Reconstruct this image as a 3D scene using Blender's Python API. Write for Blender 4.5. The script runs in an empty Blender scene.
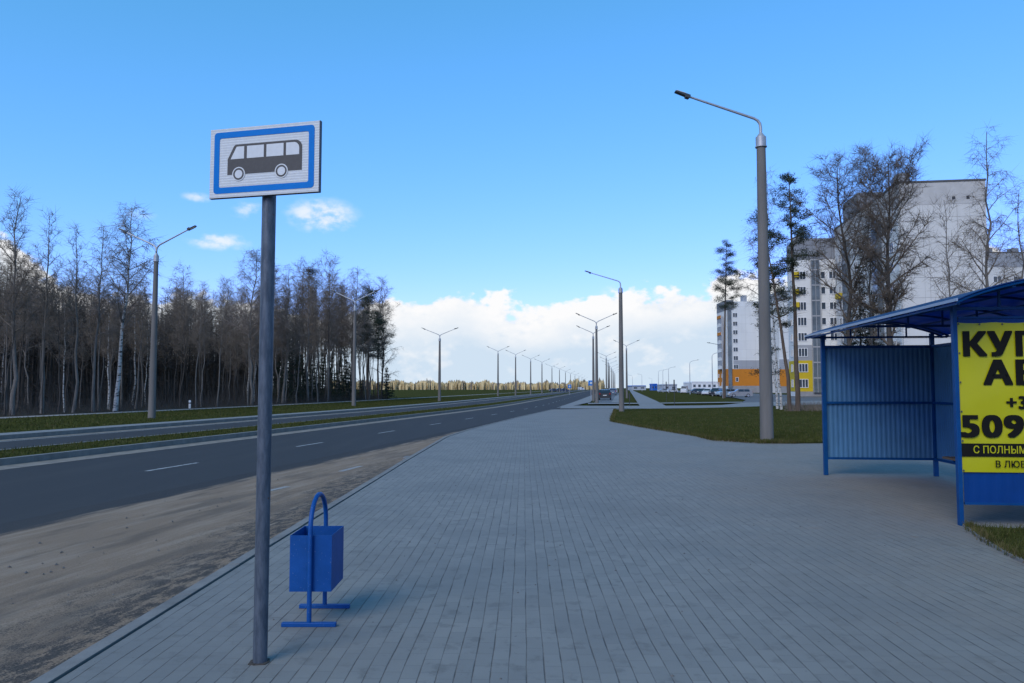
import bpy, math, random
from mathutils import Vector, Matrix
S = bpy.context.scene
C = S.collection
rnd = random.Random(7)
PI = math.pi
rad = math.radians

# ------------------------------------------------------------------ camera
H_EYE, F_PX, PITCH = 1.6, 760.0, math.radians(3.5)
W_PX, H_PX = 1024, 683
cam_d = bpy.data.cameras.new('camera')
cam_d.sensor_width = 36.0
cam_d.lens = F_PX / W_PX * 36.0
cam_d.clip_end = 20000
cam_d.clip_start = 0.05
cam = bpy.data.objects.new('camera', cam_d)
C.objects.link(cam)
cam.location = (0, 0, H_EYE)
cam.rotation_euler = (PI / 2 + PITCH, 0, 0)
S.camera = cam

def ray(px, py):
    u = (px - W_PX / 2) / F_PX
    v = -(py - H_PX / 2) / F_PX
    return (u, math.cos(PITCH) - v * math.sin(PITCH), math.sin(PITCH) + v * math.cos(PITCH))
def P(px, py, z=0.0):
    d = ray(px, py)
    t = (z - H_EYE) / d[2]
    return (d[0] * t, d[1] * t)
def ZAT(py, Y):
    d = ray(512, py)
    return H_EYE + Y * d[2] / d[1]
def XAT(px, Y):
    d = ray(px, 388)
    return Y * d[0] / d[1]

# ------------------------------------------------------------------ materials
MATS = {}
def nodes_of(m):
    m.use_nodes = True
    nt = m.node_tree
    return nt, nt.nodes['Principled BSDF']
def mat(name, col, rough=0.7, var=0.15, scale=6.0, metal=0.0, spec=0.35, bump=0.0, bscale=None, coat=0.0, stretch=(1, 1, 1), col2=None, detail=4.0):
    if name in MATS: return MATS[name]
    m = bpy.data.materials.new(name)
    nt, b = nodes_of(m)
    L = nt.links
    b.inputs['Roughness'].default_value = rough
    b.inputs['Metallic'].default_value = metal
    b.inputs['Specular IOR Level'].default_value = spec
    b.inputs['Coat Weight'].default_value = coat
    tc = nt.nodes.new('ShaderNodeTexCoord')
    mp = nt.nodes.new('ShaderNodeMapping'); mp.inputs['Scale'].default_value = stretch
    L.new(tc.outputs['Object'], mp.inputs['Vector'])
    n = nt.nodes.new('ShaderNodeTexNoise'); n.inputs['Scale'].default_value = scale; n.inputs['Detail'].default_value = detail
    n.inputs['Roughness'].default_value = 0.65
    L.new(mp.outputs[0], n.inputs['Vector'])
    r = nt.nodes.new('ShaderNodeValToRGB')
    c2 = col2 if col2 else tuple(c * (1 + var) for c in col)
    c1 = col if col2 else tuple(c * (1 - var) for c in col)
    r.color_ramp.elements[0].position = 0.3; r.color_ramp.elements[1].position = 0.7
    r.color_ramp.elements[0].color = (*c1, 1); r.color_ramp.elements[1].color = (*c2, 1)
    L.new(n.outputs['Fac'], r.inputs[0]); L.new(r.outputs[0], b.inputs['Base Color'])
    if bump:
        n2 = nt.nodes.new('ShaderNodeTexNoise'); n2.inputs['Scale'].default_value = bscale or scale * 4; n2.inputs['Detail'].default_value = 3
        L.new(mp.outputs[0], n2.inputs['Vector'])
        bp = nt.nodes.new('ShaderNodeBump'); bp.inputs['Strength'].default_value = bump; bp.inputs['Distance'].default_value = 0.02
        L.new(n2.outputs['Fac'], bp.inputs['Height']); L.new(bp.outputs[0], b.inputs['Normal'])
    MATS[name] = m
    return m

class N:
    """tiny node-expression helper"""
    def __init__(s, nt): s.nt = nt
    def m(s, op, a, b=None, c=None, clamp=False):
        n = s.nt.nodes.new('ShaderNodeMath'); n.operation = op; n.use_clamp = clamp
        for i, v in enumerate((a, b, c)):
            if v is None: continue
            if isinstance(v, (int, float)): n.inputs[i].default_value = v
            else: s.nt.links.new(v, n.inputs[i])
        return n.outputs[0]
    def smooth(s, v, lo, hi, a=0.0, b=1.0):
        n = s.nt.nodes.new('ShaderNodeMapRange'); n.interpolation_type = 'SMOOTHSTEP'
        s.nt.links.new(v, n.inputs['Value'])
        for k, x in (('From Min', lo), ('From Max', hi), ('To Min', a), ('To Max', b)):
            if isinstance(x, (int, float)): n.inputs[k].default_value = x
            else: s.nt.links.new(x, n.inputs[k])
        return n.outputs['Result']
    def mix(s, f, a, b):
        n = s.nt.nodes.new('ShaderNodeMix'); n.data_type = 'RGBA'
        for k, x in ((0, f), (6, a), (7, b)):
            if isinstance(x, tuple): n.inputs[k].default_value = (*x, 1) if len(x) == 3 else x
            elif isinstance(x, (int, float)): n.inputs[k].default_value = x
            else: s.nt.links.new(x, n.inputs[k])
        return n.outputs[2]
    def noise(s, vec, scale, detail=4, rough=0.6, w=None):
        n = s.nt.nodes.new('ShaderNodeTexNoise'); n.inputs['Scale'].default_value = scale
        n.inputs['Detail'].default_value = detail; n.inputs['Roughness'].default_value = rough
        if vec is not None: s.nt.links.new(vec, n.inputs['Vector'])
        return n.outputs['Fac']
    def comb(s, x, y, z=0.0):
        n = s.nt.nodes.new('ShaderNodeCombineXYZ')
        for i, v in enumerate((x, y, z)):
            if isinstance(v, (int, float)): n.inputs[i].default_value = v
            else: s.nt.links.new(v, n.inputs[i])
        return n.outputs[0]
    def sep(s, v):
        n = s.nt.nodes.new('ShaderNodeSeparateXYZ'); s.nt.links.new(v, n.inputs[0])
        return n.outputs
    def mapping(s, v, scale=(1, 1, 1), rot=(0, 0, 0), loc=(0, 0, 0)):
        n = s.nt.nodes.new('ShaderNodeMapping')
        n.inputs['Scale'].default_value = scale; n.inputs['Rotation'].default_value = rot; n.inputs['Location'].default_value = loc
        s.nt.links.new(v, n.inputs['Vector'])
        return n.outputs[0]
    def bump(s, h, strength, dist=0.01):
        n = s.nt.nodes.new('ShaderNodeBump'); n.inputs['Strength'].default_value = strength; n.inputs['Distance'].default_value = dist
        s.nt.links.new(h, n.inputs['Height'])
        return n.outputs[0]

def new_mat(name, rough=0.8, spec=0.3):
    m = bpy.data.materials.new(name); nt, b = nodes_of(m)
    b.inputs['Roughness'].default_value = rough; b.inputs['Specular IOR Level'].default_value = spec
    tc = nt.nodes.new('ShaderNodeTexCoord')
    MATS[name] = m
    return m, nt, b, tc, N(nt)

# ------------------------------------------------------------------ mesh builder
class MB:
    def __init__(s): s.v = []; s.f = []; s.uv = None; s.mi = []; s.cur = 0
    def face(s, *idx): s.f.append(tuple(idx)); s.mi.append(s.cur)
    def poly(s, pts):
        n = len(s.v); s.v += [tuple(p) for p in pts]; s.face(*range(n, n + len(pts)))
    def box(s, x0, x1, y0, y1, z0, z1, rz=0.0, o=(0, 0, 0)):
        n = len(s.v); c, sn = math.cos(rz), math.sin(rz)
        for z in (z0, z1):
            for x, y in ((x0, y0), (x1, y0), (x1, y1), (x0, y1)):
                s.v.append((o[0] + x * c - y * sn, o[1] + x * sn + y * c, o[2] + z))
        for f in ((3, 2, 1, 0), (4, 5, 6, 7), (0, 1, 5, 4), (1, 2, 6, 5), (2, 3, 7, 6), (3, 0, 4, 7)):
            s.face(*[n + i for i in f])
        return s
    def tube(s, pts, radii, n=8, cap=True):
        pts = [Vector(p) for p in pts]
        if isinstance(radii, (int, float)): radii = [radii] * len(pts)
        base = len(s.v)
        t = (pts[1] - pts[0]).normalized()
        a = t.orthogonal().normalized()
        k = len(pts)
        for i, p in enumerate(pts):
            if i == 0: t = pts[1] - p
            elif i == k - 1: t = p - pts[i - 1]
            else: t = (pts[i + 1] - pts[i - 1])
            t.normalize()
            a = (a - t * a.dot(t))
            a = a.normalized() if a.length > 1e-6 else t.orthogonal().normalized()
            b = t.cross(a)
            r = radii[i]
            for j in range(n):
                q = 2 * PI * j / n
                w = p + (a * math.cos(q) + b * math.sin(q)) * r
                s.v.append((w.x, w.y, w.z))
        for i in range(k - 1):
            for j in range(n):
                j2 = (j + 1) % n
                s.face(base + i * n + j, base + i * n + j2, base + (i + 1) * n + j2, base + (i + 1) * n + j)
        if cap:
            s.face(*[base + j for j in reversed(range(n))])
            s.face(*[base + (k - 1) * n + j for j in range(n)])
        return s
    def twig(s, p, q, r):
        """thin three-sided spike from p to q"""
        p = Vector(p); q = Vector(q); t = (q - p)
        a = t.orthogonal().normalized(); b = t.normalized().cross(a)
        n = len(s.v)
        for j in range(3):
            w = p + (a * math.cos(2.0944 * j) + b * math.sin(2.0944 * j)) * r
            s.v.append((w.x, w.y, w.z))
        s.v.append((q.x, q.y, q.z))
        s.face(n, n + 1, n + 3); s.face(n + 1, n + 2, n + 3); s.face(n + 2, n, n + 3)
    def prism(s, pts, axis, d0, d1):
        """extrude a 2D polygon: axis 'x' (pts = y,z), 'y' (pts = x,z) or 'z' (pts = x,y)"""
        def mk(p, d):
            return (d, p[0], p[1]) if axis == 'x' else (p[0], d, p[1]) if axis == 'y' else (p[0], p[1], d)
        n = len(s.v); k = len(pts)
        s.v += [mk(p, d0) for p in pts] + [mk(p, d1) for p in pts]
        s.face(*range(n, n + k)); s.face(*reversed(range(n + k, n + 2 * k)))
        for i in range(k):
            j = (i + 1) % k
            s.face(n + j, n + i, n + k + i, n + k + j)
        return s
    def disc(s, c, r, axis='y', n=20, d=0.0):
        pts = []
        for i in range(n):
            q = 2 * PI * i / n
            pts.append((c[0] + r * math.cos(q), c[1], c[2] + r * math.sin(q)) if axis == 'y' else (c[0], c[1] + r * math.cos(q), c[2] + r * math.sin(q)))
        s.poly(pts)
    def mesh(s, name, mats, smooth=False):
        me = bpy.data.meshes.new(name)
        me.from_pydata(s.v, [], s.f)
        if not isinstance(mats, (list, tuple)): mats = [mats]
        for m in mats: me.materials.append(m)
        if len(mats) > 1: me.polygons.foreach_set('material_index', s.mi)
        if s.uv:
            uvl = me.uv_layers.new(name='UVMap')
            for lp in me.loops: uvl.data[lp.index].uv = s.uv[lp.vertex_index]
        if smooth: me.polygons.foreach_set('use_smooth', [True] * len(me.polygons))
        me.validate(); me.update()
        return me
    def build(s, name, mats, parent=None, smooth=False, bevel=0.0, sharp=None):
        me = s.mesh(name, mats, smooth)
        if smooth:
            try: me.set_sharp_from_angle(angle=rad(sharp or 40))
            except Exception: pass
        o = bpy.data.objects.new(name, me)
        C.objects.link(o)
        if parent: o.parent = parent
        if bevel:
            bv = o.modifiers.new('bevel', 'BEVEL'); bv.width = bevel; bv.segments = 2; bv.limit_method = 'ANGLE'; bv.angle_limit = rad(35)
        return o

def tag(o, label=None, cat=None, group=None, kind=None):
    if label: o['label'] = label
    if cat: o['category'] = cat
    if group: o['group'] = group
    if kind: o['kind'] = kind
    return o
def empty(name, loc, rz=0.0, label=None, cat=None, group=None):
    o = bpy.data.objects.new(name, None); C.objects.link(o)
    o.location = loc; o.rotation_euler = (0, 0, rz); o.empty_display_size = 0.3
    return tag(o, label, cat, group)
def copy_tree(root, loc=None, rz=None, sc=None, label=None, group=None):
    def rec(o, parent):
        c = o.copy(); C.objects.link(c)
        if parent: c.parent = parent
        for ch in list(KIDS.get(o.name, [])): rec(ch, c)
        return c
    KIDS = {}
    for ch in root.children_recursive: KIDS.setdefault(ch.parent.name, []).append(ch)
    r = rec(root, None)
    if loc is not None: r.location = loc
    if rz is not None: r.rotation_euler = (r.rotation_euler[0], r.rotation_euler[1], rz)
    if sc is not None: r.scale = sc
    if label: r['label'] = label
    if group: r['group'] = group
    elif 'group' in r and group == '': del r['group']
    return r
# ------------------------------------------------------------------ world and light
SUN_EL, SUN_ROT = rad(38), rad(212)
w = bpy.data.worlds.new('World'); S.world = w; w.use_nodes = True
nt = w.node_tree; nx = N(nt)
bg = nt.nodes['Background']
sky = nt.nodes.new('ShaderNodeTexSky'); sky.sky_type = 'NISHITA'; sky.sun_disc = False
sky.sun_elevation = SUN_EL; sky.sun_rotation = SUN_ROT
sky.air_density = 1.0; sky.dust_density = 0.25; sky.ozone_density = 2.2; sky.altitude = 100
SKY_STR = 0.15
EXPO = 1.2
tc = nt.nodes.new('ShaderNodeTexCoord')
dx, dy, dz = nx.sep(tc.outputs['Generated'])
az = nx.m('ARCTAN2', dx, dy)
el = nx.m('ARCSINE', dz)
# cumulus bank low on the horizon: its top is a noisy function of the compass direction
pv = nx.comb(nx.m('MULTIPLY', az, 1.0), nx.m('MULTIPLY', el, 1.55), 0.37)
big = nx.noise(pv, 5.5, 2, 0.5)
mid = nx.noise(pv, 17.0, 3, 0.55)
fine = nx.noise(pv, 55.0, 4, 0.6)
top = nx.m('ADD', 0.112, nx.m('MULTIPLY', nx.m('SUBTRACT', big, 0.5), 0.095))
top = nx.m('ADD', top, nx.smooth(az, 0.02, 0.34, 0.0, 0.034))
top = nx.m('ADD', top, nx.m('MULTIPLY', nx.m('SUBTRACT', mid, 0.5), 0.115))
top = nx.m('ADD', top, nx.m('MULTIPLY', nx.m('SUBTRACT', fine, 0.5), 0.034))
top = nx.m('ADD', top, nx.smooth(az, -0.53, -0.62, 0.0, 0.075))
depth = nx.m('SUBTRACT', top, el)
bank = nx.smooth(depth, -0.002, 0.010)
# small separate puffs
puffs = None
for (px, py, sx, sy, amp) in ((320, 216, 34, 17, .95), (214, 241, 30, 9, .85), (193, 197, 16, 6, .6), (248, 210, 26, 14, .55), (610, 291, 28, 9, .5), (478, 188, 16, 5, .25), (135, 213, 20, 9, .4)):
    a0 = math.atan((px - 512) / F_PX); d = ray(px, py); e0 = math.atan2(d[2], math.hypot(d[0], d[1]))
    qx = nx.m('DIVIDE', nx.m('SUBTRACT', az, a0), sx / F_PX)
    qy = nx.m('DIVIDE', nx.m('SUBTRACT', el, e0), sy / F_PX)
    r2 = nx.m('ADD', nx.m('MULTIPLY', qx, qx), nx.m('MULTIPLY', qy, qy))
    g = nx.m('MULTIPLY', nx.m('EXPONENT', nx.m('MULTIPLY', r2, -1.1)), amp)
    puffs = g if puffs is None else nx.m('MAXIMUM', puffs, g)
pn = nx.m('ADD', nx.m('MULTIPLY', mid, 0.6), nx.m('MULTIPLY', fine, 0.5))
pm = nx.m('MULTIPLY', puffs, nx.smooth(pn, 0.3, 0.75, 0.25, 1.7))
puff = nx.smooth(pm, 0.25, 1.1)
shade = nx.m('ADD', nx.smooth(depth, 0.012, 0.075), nx.m('ADD', nx.m('MULTIPLY', nx.m('SUBTRACT', 0.52, mid), 2.6), nx.m('MULTIPLY', nx.m('SUBTRACT', 0.5, fine), 1.2)), clamp=True)
ccol = nx.mix(shade, (0.98, 0.98, 0.99), (0.63, 0.76, 0.90))
hs = nt.nodes.new('ShaderNodeHueSaturation'); hs.inputs['Hue'].default_value = 0.495; hs.inputs['Saturation'].default_value = 1.12; hs.inputs['Value'].default_value = 1.0
nt.links.new(sky.outputs[0], hs.inputs['Color'])
sk = nt.nodes.new('ShaderNodeVectorMath'); sk.operation = 'SCALE'; sk.inputs['Scale'].default_value = 1.0
tn = nt.nodes.new('ShaderNodeVectorMath'); tn.operation = 'MULTIPLY'; tn.inputs[1].default_value = (0.38, 0.62, 0.74)
nt.links.new(hs.outputs[0], tn.inputs[0])
# the thin spring air: green channel flattens toward the horizon
KD = SKY_STR * 2 ** EXPO
tr, tg, tb = nx.sep(tn.outputs[0])
tg2 = nx.m('MULTIPLY', nx.m('POWER', nx.m('MULTIPLY', tg, KD), 0.6), 0.72 / KD)
nt.links.new(nx.comb(tr, tg2, tb), sk.inputs[0])
cl = nt.nodes.new('ShaderNodeVectorMath'); cl.operation = 'SCALE'; cl.inputs['Scale'].default_value = 1.0 / SKY_STR / 2 ** EXPO
nt.links.new(ccol, cl.inputs[0])
cover = nx.m('MAXIMUM', bank, nx.m('MULTIPLY', puff, 0.75))
final = nx.mix(cover, sk.outputs[0], cl.outputs[0])
nt.links.new(final, bg.inputs['Color'])
bg.inputs['Strength'].default_value = SKY_STR
sd = bpy.data.lights.new('sun', 'SUN'); sd.energy = 1.0; sd.angle = rad(35); sd.color = (1.0, 0.96, 0.84)
so = bpy.data.objects.new('sun', sd); C.objects.link(so)
sdir = Vector((math.sin(SUN_ROT) * math.cos(SUN_EL), math.cos(SUN_ROT) * math.cos(SUN_EL), math.sin(SUN_EL)))
so.rotation_euler = sdir.to_track_quat('Z', 'Y').to_euler()
so.location = (0, 0, 60)
S.view_settings.view_transform = 'Standard'; S.view_settings.look = 'None'
S.view_settings.gamma = 1.0; S.view_settings.exposure = EXPO; S.view_settings.use_curve_mapping = False
try:
    S.cycles.use_denoising = True
    S.cycles.max_bounces = 6
    S.cycles.transparent_max_bounces = 6
except Exception: pass

# ------------------------------------------------------------------ ground materials
def m_grass():
    m, nt, b, tc, n = new_mat('grass_ground', 1.0, 0.0)
    o = tc.outputs['Object']
    a = n.noise(o, 0.18, 3); f = n.noise(o, 9.0, 5, 0.75); g = n.noise(n.mapping(o, (1, 1, 1), loc=(31, 7, 0)), 1.3, 4)
    c = n.mix(n.smooth(f, 0.32, 0.68), (0.022, 0.026, 0.008), (0.066, 0.072, 0.022))
    c = n.mix(n.m('MULTIPLY', n.smooth(g, 0.45, 0.7), 0.55), c, (0.10, 0.085, 0.045))
    c = n.mix(n.m('MULTIPLY', n.smooth(a, 0.5, 0.65), 0.35), c, (0.075, 0.085, 0.03))
    nt.links.new(c, b.inputs['Base Color']); nt.links.new(n.bump(f, 0.9, 0.05), b.inputs['Normal'])
    return m
def m_litter():
    m, nt, b, tc, n = new_mat('forest_litter', 0.95, 0.1)
    o = tc.outputs['Object']; f = n.noise(o, 4.0, 5, 0.7)
    nt.links.new(n.mix(n.smooth(f, 0.35, 0.65), (0.018, 0.015, 0.011), (0.06, 0.047, 0.03)), b.inputs['Base Color'])
    return m
def asphalt_col(n, o):
    f = n.noise(o, 140.0, 3, 0.7); g = n.noise(n.mapping(o, (1.2, 0.09, 1), rot=(0, 0, 0.17)), 1.6, 4, 0.6)
    c = n.mix(n.smooth(f, 0.3, 0.7), (0.031, 0.031, 0.033), (0.054, 0.054, 0.056))
    return n.mix(n.m('MULTIPLY', n.smooth(g, 0.45, 0.75), 0.35), c, (0.062, 0.06, 0.058)), f
def m_asphalt():
    m, nt, b, tc, n = new_mat('asphalt', 0.88, 0.15)
    c, f = asphalt_col(n, tc.outputs['Object'])
    nt.links.new(c, b.inputs['Base Color']); nt.links.new(n.bump(f, 0.35, 0.006), b.inputs['Normal'])
    return m
def m_sand():
    # UV: x = metres across from the road's inner edge, y = metres along it
    m, nt, b, tc, n = new_mat('sandy_dirt', 0.95, 0.15)
    o = tc.outputs['Object']; uv = tc.outputs['UV']
    u, v, _ = n.sep(uv)
    ac, af = asphalt_col(n, o)
    long1 = n.noise(n.mapping(uv, (1.6, 0.28, 1)), 1.3, 5, 0.62)
    long2 = n.noise(n.mapping(uv, (3.0, 0.30, 1), loc=(3, 9, 0)), 1.7, 5, 0.65)
    grain = n.noise(o, 75.0, 4, 0.75); blot = n.noise(o, 3.2, 5, 0.7)
    sand = n.mix(n.smooth(grain, 0.3, 0.72), (0.165, 0.115, 0.078), (0.27, 0.198, 0.14))
    sand = n.mix(n.m('MULTIPLY', n.smooth(long2, 0.42, 0.68), 0.55), sand, (0.31, 0.245, 0.185))
    fleck = n.noise(n.mapping(uv, (2.2, 0.8, 1), loc=(7, 2, 0)), 4.5, 6, 0.72)
    # bare asphalt showing through in streaks
    st = n.m('MULTIPLY', n.smooth(long1, 0.50, 0.64), 0.5)
    sand = n.mix(st, sand, (0.075, 0.062, 0.052))
    # asphalt edge (u small): ragged
    e = n.m('ADD', u, n.m('MULTIPLY', n.m('SUBTRACT', long2, 0.5), 0.9))
    e = n.m('ADD', e, n.m('MULTIPLY', n.m('SUBTRACT', grain, 0.5), 0.25))
    c = n.mix(n.smooth(e, 5.72, 6.0), ac, sand)
    # dark damp band beside the paving: attribute on vertices
    at = nt.nodes.new('ShaderNodeAttribute'); at.attribute_name = 'to_kerb'
    k = n.m('ADD', at.outputs['Fac'], n.m('MULTIPLY', n.m('SUBTRACT', blot, 0.5), 1.5))
    k = n.m('ADD', k, n.m('MULTIPLY', n.m('SUBTRACT', long1, 0.5), 1.5))
    k = n.m('ADD', k, n.m('MULTIPLY', n.m('SUBTRACT', grain, 0.5), 1.5))
    dk = n.m('MULTIPLY', n.smooth(k, 1.15, 0.45), n.m('MULTIPLY', n.smooth(v, 23.0, 13.0), n.smooth(n.m('ADD', n.m('MULTIPLY', fleck, 0.7), n.m('MULTIPLY', grain, 0.3)), 0.56, 0.47)))
    dark = n.mix(n.smooth(grain, 0.35, 0.65), (0.036, 0.034, 0.033), (0.075, 0.067, 0.06))
    c = n.mix(n.m('MULTIPLY', dk, 0.92), c, dark)
    nt.links.new(c, b.inputs['Base Color']); nt.links.new(n.bump(n.m('ADD', grain, n.m('MULTIPLY', blot, 1.5)), 0.6, 0.015), b.inputs['Normal'])
    return m
def m_paver():
    m, nt, b, tc, n = new_mat('paving_blocks', 0.72, 0.35)
    o = tc.outputs['Object']
    # rows run along +Y: turn the brick pattern a quarter
    q = n.mapping(o, (1, 1, 1), rot=(0, 0, -PI / 2 + 0.0155))
    wob = nt.nodes.new('ShaderNodeTexNoise'); wob.inputs['Scale'].default_value = 1.1; wob.inputs['Detail'].default_value = 1
    nt.links.new(o, wob.inputs['Vector'])
    vm = nt.nodes.new('ShaderNodeVectorMath'); vm.operation = 'MULTIPLY_ADD'
    nt.links.new(wob.outputs['Color'], vm.inputs[0]); vm.inputs[1].default_value = (0.03, 0.03, 0); nt.links.new(q, vm.inputs[2])
    br = nt.nodes.new('ShaderNodeTexBrick'); nt.links.new(vm.outputs[0], br.inputs['Vector'])
    br.inputs['Scale'].default_value = 1.0; br.inputs['Brick Width'].default_value = 0.2; br.inputs['Row Height'].default_value = 0.1
    br.inputs['Mortar Size'].default_value = 0.0022; br.inputs['Mortar Smooth'].default_value = 0.4; br.inputs['Bias'].default_value = 0.0
    br.inputs['Color1'].default_value = (0.166, 0.160, 0.145, 1); br.inputs['Color2'].default_value = (0.197, 0.189, 0.170, 1)
    br.inputs['Mortar'].default_value = (0.10, 0.095, 0.085, 1)
    grain = n.noise(o, 190.0, 3, 0.7); stain = n.noise(o, 0.55, 5, 0.62); blot = n.noise(o, 5.5, 4, 0.65)
    sx, sy, _ = n.sep(o)
    # open joints along the rows, clogged here and there with sand
    bx1, by1, _ = n.sep(vm.outputs[0])
    fr = n.m('FRACT', n.m('MULTIPLY', by1, 10.0))
    dj = n.m('MINIMUM', fr, n.m('SUBTRACT', 1.0, fr))
    jn = n.noise(n.mapping(o, (4.0, 0.9, 1)), 2.2, 4, 0.7)
    jw = n.smooth(jn, 0.35, 0.68, 0.025, 0.075)
    line = n.m('MULTIPLY', n.smooth(dj, jw, 0.012), n.smooth(jn, 0.34, 0.56, 0.35, 1.0))
    c = n.mix(n.smooth(stain, 0.4, 0.66, 0.0, 0.75), br.outputs['Color'], (0.137, 0.132, 0.122))
    c = n.mix(n.smooth(blot, 0.53, 0.68, 0.0, 0.75), c, (0.115, 0.108, 0.096))
    dust = n.noise(n.mapping(o, (1, 1, 1), loc=(11, 5, 0)), 0.9, 5, 0.7)
    right = n.smooth(sx, 0.6, 4.0)
    c = n.mix(n.m('MULTIPLY', right, n.smooth(dust, 0.35, 0.7, 0.15, 0.75)), c, (0.19, 0.165, 0.137))
    rust = n.noise(n.mapping(o, (1, 1, 1), loc=(3, 41, 0)), 1.9, 5, 0.72)
    c = n.mix(n.m('MULTIPLY', n.smooth(rust, 0.62, 0.72), n.smooth(sx, 1.5, 4.5, 0.05, 0.6)), c, (0.21, 0.14, 0.095))
    c = n.mix(n.smooth(grain, 0.3, 0.75, 0.0, 0.2), c, (0.27, 0.265, 0.255))
    lc = n.mix(n.smooth(jn, 0.45, 0.7), (0.10, 0.086, 0.07), (0.042, 0.038, 0.034))
    c = n.mix(n.m('MULTIPLY', line, 0.9), c, lc)
    sp = n.noise(o, 26.0, 2, 0.5)
    c = n.mix(n.smooth(sp, 0.735, 0.765, 0.0, 0.7), c, (0.05, 0.042, 0.035))
    nt.links.new(c, b.inputs['Base Color'])
    h = n.m('ADD', n.m('MULTIPLY', n.m('MAXIMUM', line, br.outputs['Fac']), -1.0), n.m('MULTIPLY', grain, 0.12))
    nt.links.new(n.bump(h, 0.55, 0.006), b.inputs['Normal'])
    return m
def m_paint():
    m, nt, b, tc, n = new_mat('worn_road_paint', 0.8, 0.2)
    f = n.noise(tc.outputs['Object'], 35.0, 4, 0.7)
    nt.links.new(n.mix(n.smooth(f, 0.38, 0.6), (0.09, 0.09, 0.09), (0.46, 0.46, 0.45)), b.inputs['Base Color'])
    return m
GRASS, LITTER, ASPH, SAND, PAVER, PAINT = m_grass(), m_litter(), m_asphalt(), m_sand(), m_paver(), m_paint()
KERB = mat('kerb_concrete', (0.17, 0.165, 0.155), 0.9, 0.2, 3.0, bump=0.2, bscale=60)
GUTTER = mat('gutter_sand', (0.14, 0.12, 0.10), 0.95, 0.3, 4.0, col2=(0.25, 0.215, 0.175))
PATHM = mat('pale_gravel', (0.24, 0.22, 0.2), 0.95, 0.2, 2.0)
SLAB = mat('pale_paving', (0.19, 0.187, 0.18), 0.8, 0.12, 1.5, bump=0.2)
LOTA = mat('lot_asphalt', (0.10, 0.102, 0.105), 0.8, 0.2, 0.6)

# ------------------------------------------------------------------ the road's line
def EX(Y):
    x0 = -10.6 + 0.19 * (48 - 15.76)
    if Y <= 48: return -10.6 + 0.19 * (Y - 15.76)
    if Y <= 85:
        t = Y - 48; return x0 + 0.19 * t - 0.07 / (2 * 37) * t * t
    x1 = x0 + 0.19 * 37 - 0.035 * 37
    return x1 + 0.12 * (Y - 85)
def ESL(Y): return 0.19 if Y <= 48 else 0.12 if Y >= 85 else 0.19 - 0.07 * (Y - 48) / 37
def RP(Y, d):
    s = ESL(Y); k = 1 / math.hypot(1, s)
    return (EX(Y) + d * k, Y - d * s * k)
YS = [-60, -30, -15, -5, 0] + [i * 2.5 for i in range(1, 41)] + [105, 115, 130, 150, 175, 200, 240, 300, 400, 550, 800, 1200, 2000]
def struct(name, mb, m, **kw):
    o = mb.build(name, m, **kw); o['kind'] = 'structure'; return o
def strip(name, d0, d1, z, m, ys=YS, z1=None, uv=False):
    mb = MB(); us = []
    for y in ys:
        a = RP(y, d0); b = RP(y, d1)
        mb.v += [(a[0], a[1], z), (b[0], b[1], z if z1 is None else z1)]; us += [(d0, y), (d1, y)]
    for i in range(len(ys) - 1): mb.face(2 * i, 2 * i + 1, 2 * i + 3, 2 * i + 2)
    if uv: mb.uv = us
    return struct(name, mb, m)
def kerb_strip(name, d0, d1, z0, z1, m, ys, seg=1.0):
    mb = MB()
    for i in range(len(ys) - 1):
        L = ys[i + 1] - ys[i]; k = max(1, int(L / seg)) if ys[i] < 60 and ys[i] > 0 else 1
        for j in range(k):
            ya = ys[i] + L * j / k + (0.006 if k > 1 else 0); yb = ys[i] + L * (j + 1) / k
            q = [RP(ya, d0), RP(ya, d1), RP(yb, d1), RP(yb, d0)]
            n = len(mb.v)
            for z in (z0, z1): mb.v += [(x, y, z) for x, y in q]
            for f in ((4, 5, 6, 7), (0, 1, 5, 4), (1, 2, 6, 5), (2, 3, 7, 6), (3, 0, 4, 7)): mb.face(*[n + t for t in f])
    return struct(name, mb, m)
def sheet(name, pts, z, m, img=False):
    mb = MB(); mb.poly([(*(P(*p, z) if img else p), z) for p in pts])
    o = struct(name, mb, m)
    if o.data.polygons[0].normal.z < 0: o.data.flip_normals()
    return o

# terrain: one sheet to the horizon with finer cells near
mb = MB(); g = [-9000, -3000, -1000, -300, -100, -30, 0, 30, 100, 300, 1000, 3000, 9000]
for y in g:
    for x in g: mb.v.append((x, y, -0.16))
k = len(g)
for i in range(k - 1):
    for j in range(k - 1): mb.face(i * k + j, i * k + j + 1, (i + 1) * k + j + 1, (i + 1) * k + j)
struct('ground', mb, GRASS)
strip('road', 0 - 0.75, 6.6, -0.10, ASPH)
strip('road_far_side', -7.8, -2.95, -0.10, ASPH)
strip('gutter_sand', -0.75, -0.02, -0.096, GUTTER)
strip('far_gutter_sand', -7.8, -7.25, -0.096, GUTTER)
strip('far_edge_line', -7.1, -6.98, -0.096, PAINT)
kerb_strip('median_kerb', -0.92, -0.75, -0.12, 0.05, KERB, YS)
kerb_strip('median_far_kerb', -2.95, -2.8, -0.12, 0.05, KERB, YS)
strip('median_grass', -2.8, -0.92, 0.045, GRASS)
kerb_strip('far_kerb', -7.95, -7.8, -0.12, 0.05, KERB, YS)
strip('far_footway', -8.9, -7.95, 0.046, SLAB)
strip('verge', -19.5, -8.9, 0.04, GRASS)
strip('gravel_path', -21.0, -19.5, 0.05, PATHM)
strip('field_edge', -23.0, -21.0, 0.04, GRASS, ys=[y for y in YS if y > 108], z1=0.0)
# floor of the wood
strip('forest_floor', -90, -21.0, 0.044, LITTER, ys=[y for y in YS if y <= 115])
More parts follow.
